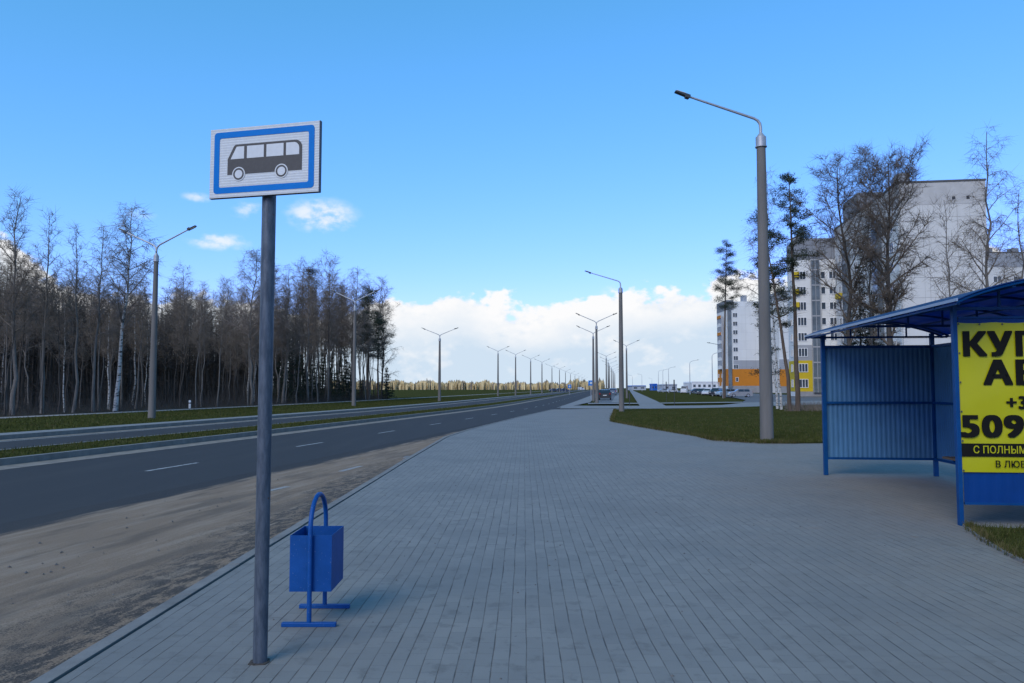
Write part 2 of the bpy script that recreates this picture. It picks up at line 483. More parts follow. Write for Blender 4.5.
# lane dashes
mb = MB()
for i in range(40):
    y0 = 16.25 - 6.5 * 3 + 6.5 * i; y1 = y0 + 1.75
    q = [RP(y0, 3.03), RP(y0, 3.13), RP(y1, 3.13), RP(y1, 3.03)]
    mb.poly([(x, y, -0.0955) for x, y in q])
struct('lane_markings', mb, PAINT)

# ------------------------------------------------------------------ paved footway with its kerb
def LX(Y):
    return -2.62 + 0.0155 * (Y - 4)
left_img = [(487, 424.6), (520, 416.5), (552, 409.2)]
LE = [(LX(y), y) for y in (-20, -5, 2, 6, 10, 14, 18)] + [P(407, 458), P(443.8, 437), P(465, 430.2), P(487, 424.6), P(520, 416.5), P(552, 409.4)]
# sand lay-by between asphalt and kerb
mb = MB(); us = []; tk = []
ysd = [-8 + 1.0 * i for i in range(0, 62)]
def le_at(Y):
    for (xa, ya), (xb, yb) in zip(LE[:-1], LE[1:]):
        if ya <= Y <= yb: return xa + (xb - xa) * (Y - ya) / (yb - ya)
    return LE[-1][0]
COLS = 14
for y in ysd:
    a = RP(y, 5.3); xk = le_at(a[1]) + 0.12
    for j in range(COLS + 1):
        t = j / COLS; x = a[0] + (xk - a[0]) * t
        mb.v.append((x, a[1], -0.094 + 0.06 * max(0, t - 0.6) * (1 if y < 26 else 0)))
        us.append((5.3 + (xk - a[0]) * t * 0.98, y)); tk.append((xk - x))
for i in range(len(ysd) - 1):
    for j in range(COLS):
        n = i * (COLS + 1) + j; mb.face(n, n + 1, n + COLS + 2, n + COLS + 1)
mb.uv = us
so_ = struct('sandy_shoulder', mb, SAND)
at = so_.data.attributes.new('to_kerb', 'FLOAT', 'POINT'); at.data.foreach_set('value', tk)
# two worn edge-line dashes under the sand
mb = MB()
for (a, b) in (((340, 471.5), (361, 466)), ((266, 491.5), (288, 486.5))):
    p = Vector(P(*a, -0.09)); q = Vector(P(*b, -0.09)); d = (q - p).normalized(); nn = Vector((-d.y, d.x)) * 0.06
    mb.poly([(*(p - nn), -0.088), (*(q - nn), -0.088), (*(q + nn), -0.088), (*(p + nn), -0.088)])
struct('worn_edge_line', mb, mat('faded_paint', (0.2, 0.19, 0.18), 0.9, 0.3, 20, col2=(0.32, 0.305, 0.285)))
# kerb stones along the paving
mb = MB()
for (xa, ya), (xb, yb) in zip(LE[:-1], LE[1:]):
    L = math.hypot(xb - xa, yb - ya); k = max(1, round(L))
    d = Vector((xb - xa, yb - ya)) / L; nn = Vector((d.y, -d.x))
    for j in range(k):
        p = Vector((xa, ya)) + d * (L * j / k + 0.003); q = Vector((xa, ya)) + d * (L * (j + 1) / k - 0.003)
        pts = [p, q, q + nn * 0.1, p + nn * 0.1]; n = len(mb.v); e = rnd.uniform(-0.003, 0.003)
        for z in (-0.2, 0.008 + e): mb.v += [(t.x, t.y, z) for t in pts]
        for f in ((7, 6, 5, 4), (0, 1, 5, 4), (1, 2, 6, 5), (2, 3, 7, 6), (3, 0, 4, 7)): mb.face(*[n + t for t in f])
ko = struct('footway_kerb', mb, KERB)
bm_fix = ko.data
# paving
pv_pts = [(x + 0.125, y) for x, y in LE] + [P(600, 408.6), P(640, 409.0)] + [(14, 57), (24, 57), (24, -20)]
sheet('paving', pv_pts, 0.0, PAVER)
bed = sheet('paving_bed', [(x + 0.06, y) for x, y in LE] + [(24, 60), (24, -20)], -0.03, mat('joint_dirt', (0.035, 0.032, 0.028), 0.95))
# lawns laid beside the paving
G1 = [P(612, 421.7), P(613, 416), P(615, 409.6), P(700, 408.4), P(742, 407.1), P(770, 406.2), P(830, 404.8), P(1024, 404.5), (70, 60), (70, 23), (20, 22.6), P(830, 443.3), P(795, 443.6), P(759.5, 443.6), P(714.7, 440.6), P(700, 436.9), P(670, 432.0), P(640, 427.0)]
sheet('lawn', G1, 0.022, GRASS)
G2 = [P(966, 527), P(975, 533), P(984, 540.5), P(1003, 551.5), P(1024, 562.5), (4.55, 5.6), (4.5, 3), (4.7, -12), (24, -12), (24, 7.4), (7.3, 8.55), (5.6, 8.72)]
sheet('near_lawn', G2, 0.018, GRASS)
# low concrete edging round both lawns
mb = MB()
def edging(pts, z):
    for a, b in zip(pts[:-1], pts[1:]):
        a = Vector(a); b = Vector(b); d = (b - a); L = d.length; d /= L
        mb.box(0, L, -0.035, 0.035, -0.03, z, math.atan2(d.y, d.x), (a.x, a.y, 0))
edging([G1[2], G1[1], G1[0], *reversed(G1[12:])], 0.026)
edging(G2[:8], 0.03)
struct('lawn_edging', mb, KERB)
# beyond: cross path, second path, lot, long footpath
SL = 0.024
sheet('cross_path', [(560, 408.4), (650, 408.6), (700, 408.0), (742, 406.8), (770, 405.9), (830, 404.4), (830, 400.5), (745, 402.5), (722, 405.0), (700, 405.4), (650, 405.9), (562, 405.6)], -0.02, SLAB, True)
sheet('second_path', [(588, 404.0), (640, 403.7), (742, 402.6), (742, 401.7), (640, 402.8), (588, 402.9)], -0.02, SLAB, True)
sheet('parking_lot', [(664, 391.6), (690, 392.8), (710, 394.8), (735, 397.8), (746, 400), (741, 402.6), (760, 405.2), (830, 403.6), (1100, 401), (1100, 394), (830, 396), (800, 395.4), (752, 393.3), (700, 390.8), (664, 390.4)], -0.04, LOTA, True)
sheet('long_footpath', [P(640.7, 407.4, -.03), P(668.8, 407.4, -.03), P(656.6, 400.9, -.03), P(640, 393.6, -.03), P(631.7, 389.9, -.03), P(629.4, 390.2, -.03)], -0.03, SLAB)
sheet('side_lot', [(594, 403), (623, 403), (624, 394), (612, 391.2), (603, 391.4)], -0.05, LOTA, True)
sheet('lot_walk', [(611.5, 402.3), (620.5, 402.3), (622.5, 394.8), (616, 394.8)], -0.04, SLAB, True)
sheet('concrete_apron', [(556, 408.0), (575, 401.5), (592, 395.2), (600, 391.8), (598, 395.5), (590, 402.3), (574, 405.5)], -0.07, SLAB, True)
# ------------------------------------------------------------------ object materials
CONC = mat('pole_concrete', (0.128, 0.121, 0.113), 0.85, 0.18, 2.5, bump=0.25, bscale=40, stretch=(1, 1, 0.15))
GALV = mat('galvanised_steel', (0.36, 0.37, 0.39), 0.5, 0.12, 8, metal=0.5)
DARKM = mat('lamp_housing', (0.035, 0.037, 0.042), 0.5, 0.2, 6)
LENS = mat('lamp_lens', (0.45, 0.45, 0.42), 0.25, 0.05, 6)
def m_worn_blue():
    m, nt, b, tc, n = new_mat('blue_paint', 0.5, 0.25)
    o = tc.outputs['Object']; f = n.noise(o, 5.0, 4, 0.65); p = n.noise(o, 85.0, 2, 0.5); g = n.noise(n.mapping(o, (1, 1, .3)), 14.0, 4, 0.7)
    c = n.mix(n.smooth(f, .35, .7), (0.0, 0.05, 0.205), (0.002, 0.062, 0.25))
    c = n.mix(n.smooth(p, .69, .73, 0, .8), c, (0.10, 0.16, 0.30))
    c = n.mix(n.smooth(g, .66, .74, 0, .7), c, (0.055, 0.05, 0.06))
    nt.links.new(c, b.inputs['Base Color']); nt.links.new(n.bump(n.m('ADD', f, n.m('MULTIPLY', p, .2)), 0.25, 0.012), b.inputs['Normal'])
    return m
BLUE = m_worn_blue()
BLUEF = mat('blue_frame_paint', (0.0, 0.045, 0.16), 0.5, 0.16, 5.0, spec=0.2)
BLUES = mat('blue_sheet_metal', (0.055, 0.155, 0.29), 0.5, 0.12, 1.6, spec=0.3)
BLUEP = mat('blue_panel', (0.0, 0.034, 0.16), 0.5, 0.12, 2.5, spec=0.2)
SIGNW = mat('reflective_sheeting', (0.50, 0.52, 0.53), 0.4, 0.05, 30, spec=0.4)
SIGNB = mat('sign_blue', (0.0, 0.145, 0.47), 0.5, 0.05, 20, spec=0.1)
SIGND = mat('sign_dark', (0.055, 0.053, 0.053), 0.6, 0.12, 40)
SIGNBK = mat('sign_back', (0.07, 0.085, 0.11), 0.5, 0.15, 10, metal=0.3)
YEL = mat('banner_vinyl', (0.37, 0.36, 0.004), 0.35, 0.05, 1.2, spec=0.4, bump=0.35, bscale=1.7)
BLK = mat('banner_black', (0.009, 0.009, 0.008), 0.6, 0.1, 5, spec=0.08)
WOOD = mat('bench_wood', (0.16, 0.10, 0.06), 0.7, 0.3, 8, stretch=(1, 8, 8))
def m_pole():
    m, nt, b, tc, n = new_mat('sign_pole_paint', 0.5, 0.4)
    o = n.mapping(tc.outputs['Object'], (1, 1, 0.22)); f = n.noise(o, 28, 4, 0.7); r = n.noise(tc.outputs['Object'], 9, 4, 0.7)
    c = n.mix(n.smooth(f, 0.35, 0.65), (0.042, 0.058, 0.082), (0.085, 0.105, 0.135))
    c = n.mix(n.smooth(r, 0.66, 0.73), c, (0.10, 0.05, 0.03))
    nt.links.new(c, b.inputs['Base Color']); b.inputs['Metallic'].default_value = 0.25
    return m
POLEP = m_pole()

# ------------------------------------------------------------------ bus stop sign on its pole
bx_, by_ = P(260, 662)
sg = empty('bus_stop_sign', (bx_, by_, 0), 0, 'blue framed bus stop plate with black bus pictogram on grey steel pole', 'road sign')
zt = ZAT(150, by_)
MB().tube([(0, 0, -0.02), (0, 0, zt)], 0.041, 24).build('pole', POLEP, sg, smooth=True)
mb = MB()
mb.prism([(-0.055, -0.045), (-0.02, -0.056), (0.045, -0.048), (0.058, 0.0), (0.04, 0.05), (-0.03, 0.052), (-0.06, 0.02)], 'z', -0.02, 0.005)
mb.build('base_fill', mat('dirt_fill', (0.06, 0.052, 0.045), 0.95, 0.3, 40, bump=0.6), sg)
# plate: placed by its pixel corners, turned 14 degrees
PW, PHT = 0.735, 0.43
zc = ZAT(164.0, by_)
pl = MB(); ang = rad(-13.5)
xc = XAT(263.4, by_) - bx_
plate_o = (xc, -0.078, zc)
back = MB(); back.box(-PW / 2, PW / 2, 0.002, 0.026, -PHT / 2, PHT / 2)
bk = back.build('plate', SIGNBK, sg, bevel=0.004)
bk.location = plate_o; bk.rotation_euler = (0, 0, ang)
def rr(x0, x1, z0, z1, r, n=6):
    pts = []
    for (cx, cz, a0) in ((x1 - r, z1 - r, 0), (x0 + r, z1 - r, 90), (x0 + r, z0 + r, 180), (x1 - r, z0 + r, 270)):
        for i in range(n + 1):
            q = rad(a0 + 90 * i / n); pts.append((cx + r * math.cos(q), cz + r * math.sin(q)))
    return pts
def flat(mb, pts, y): mb.poly([(x, y, z) for x, z in pts])
def uvp(u, v): return ((u - 0.5) * PW, (0.5 - v) * PHT)
def up2(u, v): return uvp(u + .02, v + .008)
# face sheet with fine horizontal ribs
face = MB(); nrib = 27
for i in range(nrib):
    z0 = -PHT / 2 + 0.003 + (PHT - 0.006) * i / nrib; z1 = -PHT / 2 + 0.003 + (PHT - 0.006) * (i + 1) / nrib; zm = z0 + (z1 - z0) * 0.78
    a, b_ = -PW / 2 + 0.004, PW / 2 - 0.004
    n = len(face.v); face.v += [(a, 0, z0), (b_, 0, z0), (a, -0.0014, zm), (b_, -0.0014, zm), (a, 0, z1), (b_, 0, z1)]
    face.face(n, n + 1, n + 3, n + 2); face.face(n + 2, n + 3, n + 5, n + 4)
face.build('face_sheet', SIGNW, bk)
def ring(mb, outer, inner, y):
    n = len(mb.v); k = len(outer)
    mb.v += [(x, y, z) for x, z in outer] + [(x, y, z) for x, z in inner]
    for i in range(k):
        j = (i + 1) % k; mb.face(n + i, n + k + i, n + k + j, n + j)
fr = MB()
(x0, z1), (x1, z0) = uvp(0.043, 0.058), uvp(0.953, 0.935)
ring(fr, rr(x0, x1, z0, z1, 0.022), rr(x0 + 0.037, x1 - 0.037, z0 + 0.037, z1 - 0.037, 0.012), -0.0025)
fr.build('frame_band', SIGNB, bk)
bus = MB()
body = [up2(.15, .667), up2(.15, .445), up2(.205, .265), up2(.222, .24)]
r_ = 0.045
(ex, ez) = up2(.825, .24)
for i in range(9):
    q = rad(90 - 90 * i / 8); body.append((ex - r_ + r_ * math.cos(q), ez - r_ + r_ * math.sin(q)))
body += [up2(.825, .667)]
flat(bus, list(reversed(body)), -0.0025)
bi = bus.build('bus_pictogram', SIGND, bk)
def cutout(pts, name='window_cutout'):
    w_ = MB(); flat(w_, pts, -0.0035); w_.build(name, SIGNW, bi)
cutout([up2(*p) for p in ((.178, .447), (.302, .447), (.302, .272), (.233, .272))])
cutout([up2(*p) for p in ((.328, .447), (.482, .447), (.482, .272), (.328, .272))])
cutout([up2(*p) for p in ((.506, .447), (.66, .447), (.66, .272), (.506, .272))])
pts = [up2(.683, .447), up2(.80, .447)]
(ex, ez) = up2(.80, .272); r2 = 0.036
for i in range(7):
    q = rad(90 * i / 6); pts.append((ex - r2 + r2 * math.cos(q), ez - r2 + r2 * math.sin(q)))
pts.append(up2(.683, .272)); cutout(pts)
for u in (.255, .643):
    cx, cz = up2(u, .663); q = [rad(360 * i / 28) for i in range(28)]
    cutout([(cx + .043 * math.cos(t), cz + .043 * math.sin(t)) for t in q], 'wheel_arch')
    wh = MB()
    ring(wh, [(cx + .036 * math.cos(t), cz + .036 * math.sin(t)) for t in q], [(cx + .026 * math.cos(t), cz + .026 * math.sin(t)) for t in q], -0.0045)
    wh.build('wheel_ring', SIGND, bi)
for z in (-0.12, 0.12): MB().box(-0.055, 0.055, 0.026, 0.05, z - 0.015, z + 0.015).build('clamp', GALV, bk)

# ------------------------------------------------------------------ litter bin
lb = empty('litter_bin', (-1.365, 5.43, 0), 0, 'blue metal litter bin hung in an arched stand on the paving', 'bin')
ar = [(0, -0.215, 0.015), (0, -0.215, 0.635)]
for i in range(1, 12):
    q = PI - PI * i / 12; ar.append((0, 0.215 * math.cos(q), 0.635 + 0.215 * math.sin(q)))
ar += [(0, 0.215, 0.635), (0, 0.215, 0.015)]
MB().tube(ar, 0.016, 12).build('arch', BLUE, lb, smooth=True)
for y in (-0.215, 0.215):
    MB().box(-0.183, 0.183, y - 0.018, y + 0.018, 0.0, 0.028).build('foot_bar', BLUE, lb, bevel=0.004)
x0, x1, y0, y1, z0, z1, t = -0.142, 0.142, -0.197, 0.167, 0.225, 0.60, 0.004
bb = MB()
bb.box(x0, x1, y0, y0 + t, z0, z1); bb.box(x0, x1, y1 - t, y1, z0, z1)
bb.box(x0, x0 + t, y0 + t, y1 - t, z0, z1); bb.box(x1 - t, x1, y0 + t, y1 - t, z0, z1)
bb.box(x0 + t, x1 - t, y0 + t, y1 - t, z0, z0 + t)
bb.build('bin_box', BLUE, lb)
for y0_, y1_ in ((-0.215, -0.196), (0.165, 0.215)): MB().tube([(0, y0_, 0.5), (0, y1_, 0.5)], 0.01, 8).build('hinge_pin', GALV, lb)

# ------------------------------------------------------------------ bus shelter
sx, sy = P(962, 525.5)
fx, fy = P(826, 475)
ux, uy = fx - sx, fy - sy; SLEN = math.hypot(ux, uy); rz = math.atan2(-ux, uy)
SW = 1.93
sh = empty('bus_shelter', (sx, sy, 0), rz, 'blue bus shelter with arched translucent roof and corrugated metal walls', 'bus shelter')
# local: x across (0 = open street side), y along (0 = near end)
ZB, ZM, ZT = 0.31, 1.33, 2.36
def post(x, y, h): MB().box(x - 0.035, x + (0.012 if x == 0 and y == 0 else 0.035), y - 0.035, y + 0.035, 0, h).build('post', BLUEF, sh, bevel=0.004)
for (x, y) in ((0, 0), (SW, 0), (0, SLEN), (SW, SLEN)): post(x, y, 2.6)
post(SW, SLEN / 2, 2.6)
def corr(a, b, z0, z1, amp=0.0032, per=0.082):
    """corrugated sheet between two plan points"""
    a = Vector(a); b = Vector(b); L = (b - a).length; d = (b - a) / L; nn = Vector((d.y, -d.x))
    mb = MB(); k = int(L / per); pts = []
    for i in range(k):
        for (f, s) in ((0.0, 1), (0.32, 1), (0.5, -1), (0.82, -1)): pts.append((L * (i + f) / k, s))
    pts.append((L, 1))
    for (t, s) in pts:
        p = a + d * t + nn * (s * amp)
        mb.v += [(p.x, p.y, z0), (p.x, p.y, z1)]
    for i in range(len(pts) - 1): mb.face(2 * i, 2 * i + 2, 2 * i + 3, 2 * i + 1)
    return mb
corr((0.035, SLEN + 0.012), (SW - 0.035, SLEN + 0.012), ZB, ZT).build('end_wall', BLUES, sh)
corr((SW + 0.015, SLEN - 0.035), (SW + 0.015, 0.035), ZB, ZT).build('back_wall', BLUES, sh)
for z, h in ((ZB, 0.04), (ZM, 0.04), (ZT, 0.05)):
    MB().box(0.035, SW - 0.035, SLEN - 0.037, SLEN - 0.007, z - h / 2, z + h / 2).build('wall_rail', BLUEF, sh)
    MB().box(SW - 0.037, SW - 0.007, 0.035, SLEN / 2 - 0.035, z - h / 2, z + h / 2).build('wall_rail', BLUEF, sh)
    MB().box(SW - 0.037, SW - 0.007, SLEN / 2 + 0.035, SLEN - 0.035, z - h / 2, z + h / 2).build('wall_rail', BLUEF, sh)
nb = corr((0.035, 0.0), (SW - 0.035, 0.0), 0.25, 2.42, 0.0009, 0.12)
nb.build('near_panel', BLUEP, sh)
for z in (0.255, 2.43): MB().box(0.035, SW - 0.035, -0.014, 0.014, z - 0.012, z + 0.012).build('wall_rail', BLUEF, sh)
# roof: barrel vault along y
EA, EB, ZE, RISE = -0.24, SW + 0.30, 2.575, 0.27
YA, YB = -0.62, SLEN + 0.28
def arc(t): return (EA + (EB - EA) * t, ZE + RISE * math.sin(PI * t) ** 0.85)
def m_roof():
    m, nt, b, tc, n = new_mat('blue_polycarbonate', 0.35, 0.5)
    b.inputs['Base Color'].default_value = (0.008, 0.07, 0.22, 1)
    tl = nt.nodes.new('ShaderNodeBsdfTranslucent'); tl.inputs['Color'].default_value = (0.008, 0.055, 0.22, 1)
    f = n.noise(tc.outputs['Object'], 2.2, 4, 0.6)
    nt.links.new(n.mix(n.smooth(f, .35, .7), (0.008, 0.085, 0.30), (0.018, 0.13, 0.40)), tl.inputs['Color'])
    mx = nt.nodes.new('ShaderNodeMixShader'); mx.inputs[0].default_value = 0.55
    nt.links.new(b.outputs[0], mx.inputs[1]); nt.links.new(tl.outputs[0], mx.inputs[2])
    nt.links.new(mx.outputs[0], nt.nodes['Material Output'].inputs['Surface'])
    return m
rf = MB(); K = 24
for i in range(K + 1):
    x, z = arc(i / K)
    rf.v += [(x, YA, z), (x, YB, z), (x, YA, z + 0.010), (x, YB, z + 0.010)]
for i in range(K):
    a, b_ = 4 * i, 4 * i + 4
    rf.face(a, b_, b_ + 1, a + 1); rf.face(a + 2, a + 3, b_ + 3, b_ + 2); rf.face(a, a + 2, b_ + 2, b_); rf.face(a + 1, b_ + 1, b_ + 3, a + 3)
rf.face(0, 1, 3, 2); rf.face(4 * K, 4 * K + 2, 4 * K + 3, 4 * K + 1)
ro = rf.build('roof', m_roof(), sh, smooth=True, sharp=50)
for y in (YA + 0.03, 0.0, SLEN * 0.25, SLEN * 0.5, SLEN * 0.75, SLEN, YB - 0.03):
    MB().tube([(arc(i / 16)[0], y, arc(i / 16)[1] - 0.022) for i in range(17)], 0.017, 6).build('rib', BLUEF, ro, smooth=True)
for y in (0.0, SLEN * 0.5, SLEN):
    MB().box(EA + 0.03, EB - 0.03, y - 0.018, y + 0.018, ZE - 0.055, ZE - 0.02).build('tie_bar', BLUEF, sh)
    for t in (0.3, 0.5, 0.7):
        x, z = arc(t); MB().box(x - 0.012, x + 0.012, y - 0.012, y + 0.012, ZE - 0.02, z - 0.03).build('strut', BLUEF, sh)
for t in (0.012, 0.25, 0.5, 0.75, 0.988):
    x, z = arc(t); MB().box(x - 0.018, x + 0.018, YA + 0.05, YB - 0.05, z - 0.062, z - 0.039).build('purlin', BLUEF, ro)
MB().box(EA - 0.012, EA + 0.0, YA, YB, ZE - 0.012, ZE + 0.022).build('edge_trim', mat('pale_trim', (0.30, 0.36, 0.44), 0.4, 0.08, 6, metal=0.4), ro)
# bench along the back wall
be = empty('bench', (sx, sy, 0), rz, 'weathered wooden bench along the back wall inside the blue shelter', 'bench')
for k in range(3): MB().box(SW - 0.47 + 0.135 * k, SW - 0.36 + 0.135 * k, 0.5, SLEN - 1.35, 0.44, 0.475).build('seat_plank', WOOD, be, bevel=0.005)
for y in (0.8, SLEN / 2 - .2, SLEN - 1.7):
    MB().box(SW - 0.46, SW - 0.06, y - 0.018, y + 0.018, 0.405, 0.44).box(SW - 0.095, SW - 0.06, y - 0.018, y + 0.018, 0, 0.405).build('support', BLUEF, be)

# banner on the near end wall
def onpanel(px, py):
    d = ray(px, py); c, s = math.cos(rz), math.sin(rz)
    # plane through (sx,sy) with normal (-s, c); offset 2 cm toward camera
    den = d[0] * (-s) + d[1] * c
    t = ((sx * -s + sy * c) - 0.02) / den
    X, Y, Z = d[0] * t, d[1] * t, H_EYE + d[2] * t
    return ((X - sx) * c + (Y - sy) * s, Z)
bn = empty('advertising_banner', (sx, sy, 0), rz, 'yellow vinyl banner with black lettering tied to end of blue shelter', 'banner')
BX0, BX1 = 0.004, SW - 0.02
BZ1 = onpanel(953, 322.5)[1]; BZ0 = onpanel(961, 472)[1]
bm_ = MB(); nxs, nzs = 30, 24
for j in range(nzs + 1):
    for i in range(nxs + 1):
        u = i / nxs; v = j / nzs; x = BX0 + (BX1 - BX0) * u; z = BZ0 + (BZ1 - BZ0) * v
        sag = 0.012 * abs(math.sin(u * PI * 4.5)) * max(0, v - 0.9) * 10 if v > .9 else 0
        y = -0.018 - 0.0035 * math.sin(u * 17 + v * 9) * v - 0.003 * math.sin(u * 9 - v * 14 + 1) - 0.004 * math.sin(PI * u) * math.sin(PI * v)
        bm_.v.append((x + 0.004 * math.sin(v * 11), y, z - sag))
for j in range(nzs):
    for i in range(nxs):
        a = j * (nxs + 1) + i; bm_.face(a, a + 1, a + nxs + 2, a + nxs + 1)
bm_.build('sheet', YEL, bn, smooth=True)
ZBa = onpanel(962, 456.3)[1]; ZBb = onpanel(962, 443.3)[1]
MB().box(BX0 + 0.006, BX1, -0.0335, -0.030, ZBa, ZBb).build('band', BLK, bn)
def text_mesh(txt, bold):
    c = bpy.data.curves.new('t', 'FONT'); c.body = txt; c.resolution_u = 4; c.space_character = 1.0 + bold * 2.4
    o = bpy.data.objects.new('t', c); C.objects.link(o); bpy.context.view_layer.update()
    me = bpy.data.meshes.new_from_object(o.evaluated_get(bpy.context.evaluated_depsgraph_get()))
    bpy.data.objects.remove(o); bpy.data.curves.remove(c)
    # heavier strokes: the same letters again a hair apart in depth
    vs = [v.co.copy() for v in me.vertices]; fs = [tuple(p.vertices) for p in me.polygons]
    V, Fc = [], []; k = 0
    for ax in (-1, -.5, 0, .5, 1):
        for ay in (-1, 0, 1):
            n = len(V); V += [(v.x + ax * bold, v.y + ay * bold * .45, k * 0.0001) for v in vs]; Fc += [tuple(n + i for i in f) for f in fs]; k += 1
    m2 = bpy.data.meshes.new('t'); m2.from_pydata(V, [], Fc); m2.update()
    bpy.data.meshes.remove(me)
    return m2
def bbox(me):
    xs = [v.co.x for v in me.vertices]; ys = [v.co.y for v in me.vertices]
    return min(xs), max(xs), min(ys), max(ys)
def lettering(txt, ref, px0, px1, py0, py1, m, bold, pyc):
    """txt scaled so that its leading part ref spans the given pixel box"""
    r = bbox(text_mesh(ref, bold)); me = text_mesh(txt, bold); b4 = bbox(me)
    s0, _ = onpanel(px0, pyc); s1, _ = onpanel(px1, pyc)
    zt_ = onpanel((px0 + px1) / 2, py0)[1]; zb_ = onpanel((px0 + px1) / 2, py1)[1]
    kx = (s1 - s0) / (r[1] - r[0]); kz = (zt_ - zb_) / (r[3] - r[2])
    for v in me.vertices:
        x, y = v.co.x, v.co.y
        v.co = (s0 + (x - r[0]) * kx, -0.0365 - v.co.z, zb_ + (y - r[2]) * kz)
    me.materials.clear(); me.materials.append(m); me.name = 'lettering'
    o = bpy.data.objects.new('lettering', me); C.objects.link(o); o.parent = bn
lettering('КУП', 'КУ', 962, 1012, 331, 356.3, BLK, 0.05, 344)
lettering('АВ', 'А', 982.3, 1012, 359.5, 385, BLK, 0.05, 372)
lettering('+3', '+3', 1005.5, 1026, 396, 409, BLK, 0.04, 402)
lettering('509', '509', 960, 1023.5, 414.8, 437.6, BLK, 0.05, 426)
lettering('С ПОЛНЫМ', 'С ПОЛНЫМ', 972.8, 1025.5, 445.6, 453.4, YEL, 0.012, 449)
lettering('В ЛЮБ', 'В ЛЮБ', 995, 1025, 460.4, 467.4, BLK, 0.012, 464)
def eyelet(x, z):
    e_ = MB(); e_.disc((x, -0.034, z), 0.011, 'y', 10); e_.build('eyelet', SIGND, bn)
for i in range(6): eyelet(BX0 + 0.022, BZ0 + 0.02 + (BZ1 - BZ0 - 0.04) * i / 5)
for i in range(1, 8): eyelet(BX0 + (BX1 - BX0) * i / 7.5, BZ1 - 0.025)

# ------------------------------------------------------------------ street lamps
def lamp_head(parent, base, d, L=0.5):
    """LED head at base pointing along the (dx, dz) direction in the local x-z plane"""
    a = math.atan2(d[1], d[0])
    o = empty('lamp_head', base); o.parent = parent
    # make the head one mesh with its lens as child
    bpy.data.objects.remove(o)
    h = MB(); h.prism([(0, -0.045), (0.12, -0.05), (L, -0.035), (L, 0.012), (0.16, 0.03), (0.14, 0.075), (0.03, 0.075), (0, 0.035)], 'y', -0.085, 0.085)
    ho = h.build('lamp_head', DARKM, parent, bevel=0.012)
    ho.location = base; ho.rotation_euler = (0, -a, 0)
    MB().box(0.17, L - 0.04, -0.065, 0.065, -0.062, -0.046).build('lens', LENS, ho)
def make_lamp(kind, Hp, r0, r1, arms, label, cat='street lamp', group=None, neck=0.7, collar=0.45):
    t = empty('street_lamp', (0, 0, 0), 0, label, cat, group)
    n = 10
    MB().tube([(0, 0, -0.25 + (Hp + 0.25) * i / n) for i in range(n + 1)], [r0 + (r1 - r0) * i / n for i in range(n + 1)], 18).build('pole', CONC, t, smooth=True)
    cb = MB().tube([(0, 0, Hp - collar * .35), (0, 0, Hp + collar * .5), (0, 0, Hp + collar * .5), (0, 0, Hp + collar * .85)], [r1 + 0.025, r1 + 0.025, r1 + 0.01, 0.055], 18)
    cb.tube([(0, 0, Hp - collar * .4), (0, 0, Hp - collar * .33)], [r1 + 0.045, r1 + 0.045], 18)
    cb.build('collar', GALV, t, smooth=True)
    z0 = Hp + collar * .8; zt2 = Hp + collar + neck
    for (s, ln, rise) in arms:
        m_ = MB(); dx_, dz_ = s * ln, rise; L = math.hypot(dx_, dz_); d = (dx_ / L, dz_ / L)
        pts = [(0, 0, z0), (0, 0, zt2 - 0.25), (s * 0.02, 0, zt2 - 0.1), (s * 0.09, 0, zt2), (s * 0.2, 0, zt2 + 0.2 * rise / ln)]
        pts.append((s * (ln - 0.4 * abs(d[0])), 0, zt2 + rise - 0.4 * d[1]))
        m_.tube(pts, [0.046, 0.046, 0.045, 0.044, 0.042, 0.032], 10)
        m_.build('arm', GALV, t, smooth=True)
        lamp_head(t, pts[-1], d)
    return t
# single-armed
X1, Y1 = P(767, 440.5, 0.0)
lamp1 = make_lamp('single', 9.25, 0.205, 0.135, [(-1, 2.6, 0.85)], 'tall concrete street lamp with a single arm, nearest, on lawn before the shelter', neck=0.35, collar=0.36)
lamp1.location = (X1, Y1, 0); lamp1.rotation_euler = (0, 0, rad(2))
X2, Y2 = XAT(621.4, 51.5), 51.5
copy_tree(lamp1, (X2, Y2, -0.1), rad(-9), (0.9, 0.9, (ZAT(291, Y2) + .1) / 9.25), 'single armed concrete street lamp at the corner of lawn, smaller and farther')
GL = 'double armed street lamps along the far side verge'
GR = 'double armed street lamps beyond the paved corner'
lamp2 = make_lamp('double', 8.2, 0.19, 0.11, [(-1, 2.15, 0.95), (1, 2.15, 0.95)], 'double armed concrete lamp on left verge in front of the wood, nearest of its row', group=GL, neck=0.3, collar=0.35)
def put_lamp(px, ybase, ytop, label, group, Y=None, rz_=None, first=None):
    if Y is None: Y = P(px, ybase, -0.05)[1]
    zb = -0.05
    X = XAT(px, Y); sc = (ZAT(ytop, Y) - zb) / 8.2
    r = -math.atan(ESL(Y)) if rz_ is None else rz_
    k = (0.9 + 0.1 * sc)
    if first:
        first.location = (X, Y, zb); first.rotation_euler = (0, 0, r); first.scale = (k, k, sc); return first
    return copy_tree(lamp2, (X, Y, zb), r, (k, k, sc), label, group)
put_lamp(152.5, 420, 259, None, GL, first=lamp2)
put_lamp(354, 407, 309, 'double armed lamp on left verge before the pine at the end of wood', GL)
put_lamp(439.5, 402, 340, 'double armed lamp on left verge standing clear against white cloud', GL)
put_lamp(498, 0, 354.5, 'double armed lamp on left verge before sunlit trees, second past the wood', GL, Y=148)
far = [(515.6, 357.5), (530.7, 361.5), (542, 364.5), (552, 368.5), (559.5, 370.5), (565.5, 372.8), (570.5, 374.6), (575, 376), (579, 377.3), (582, 378.4), (585, 379.4)]
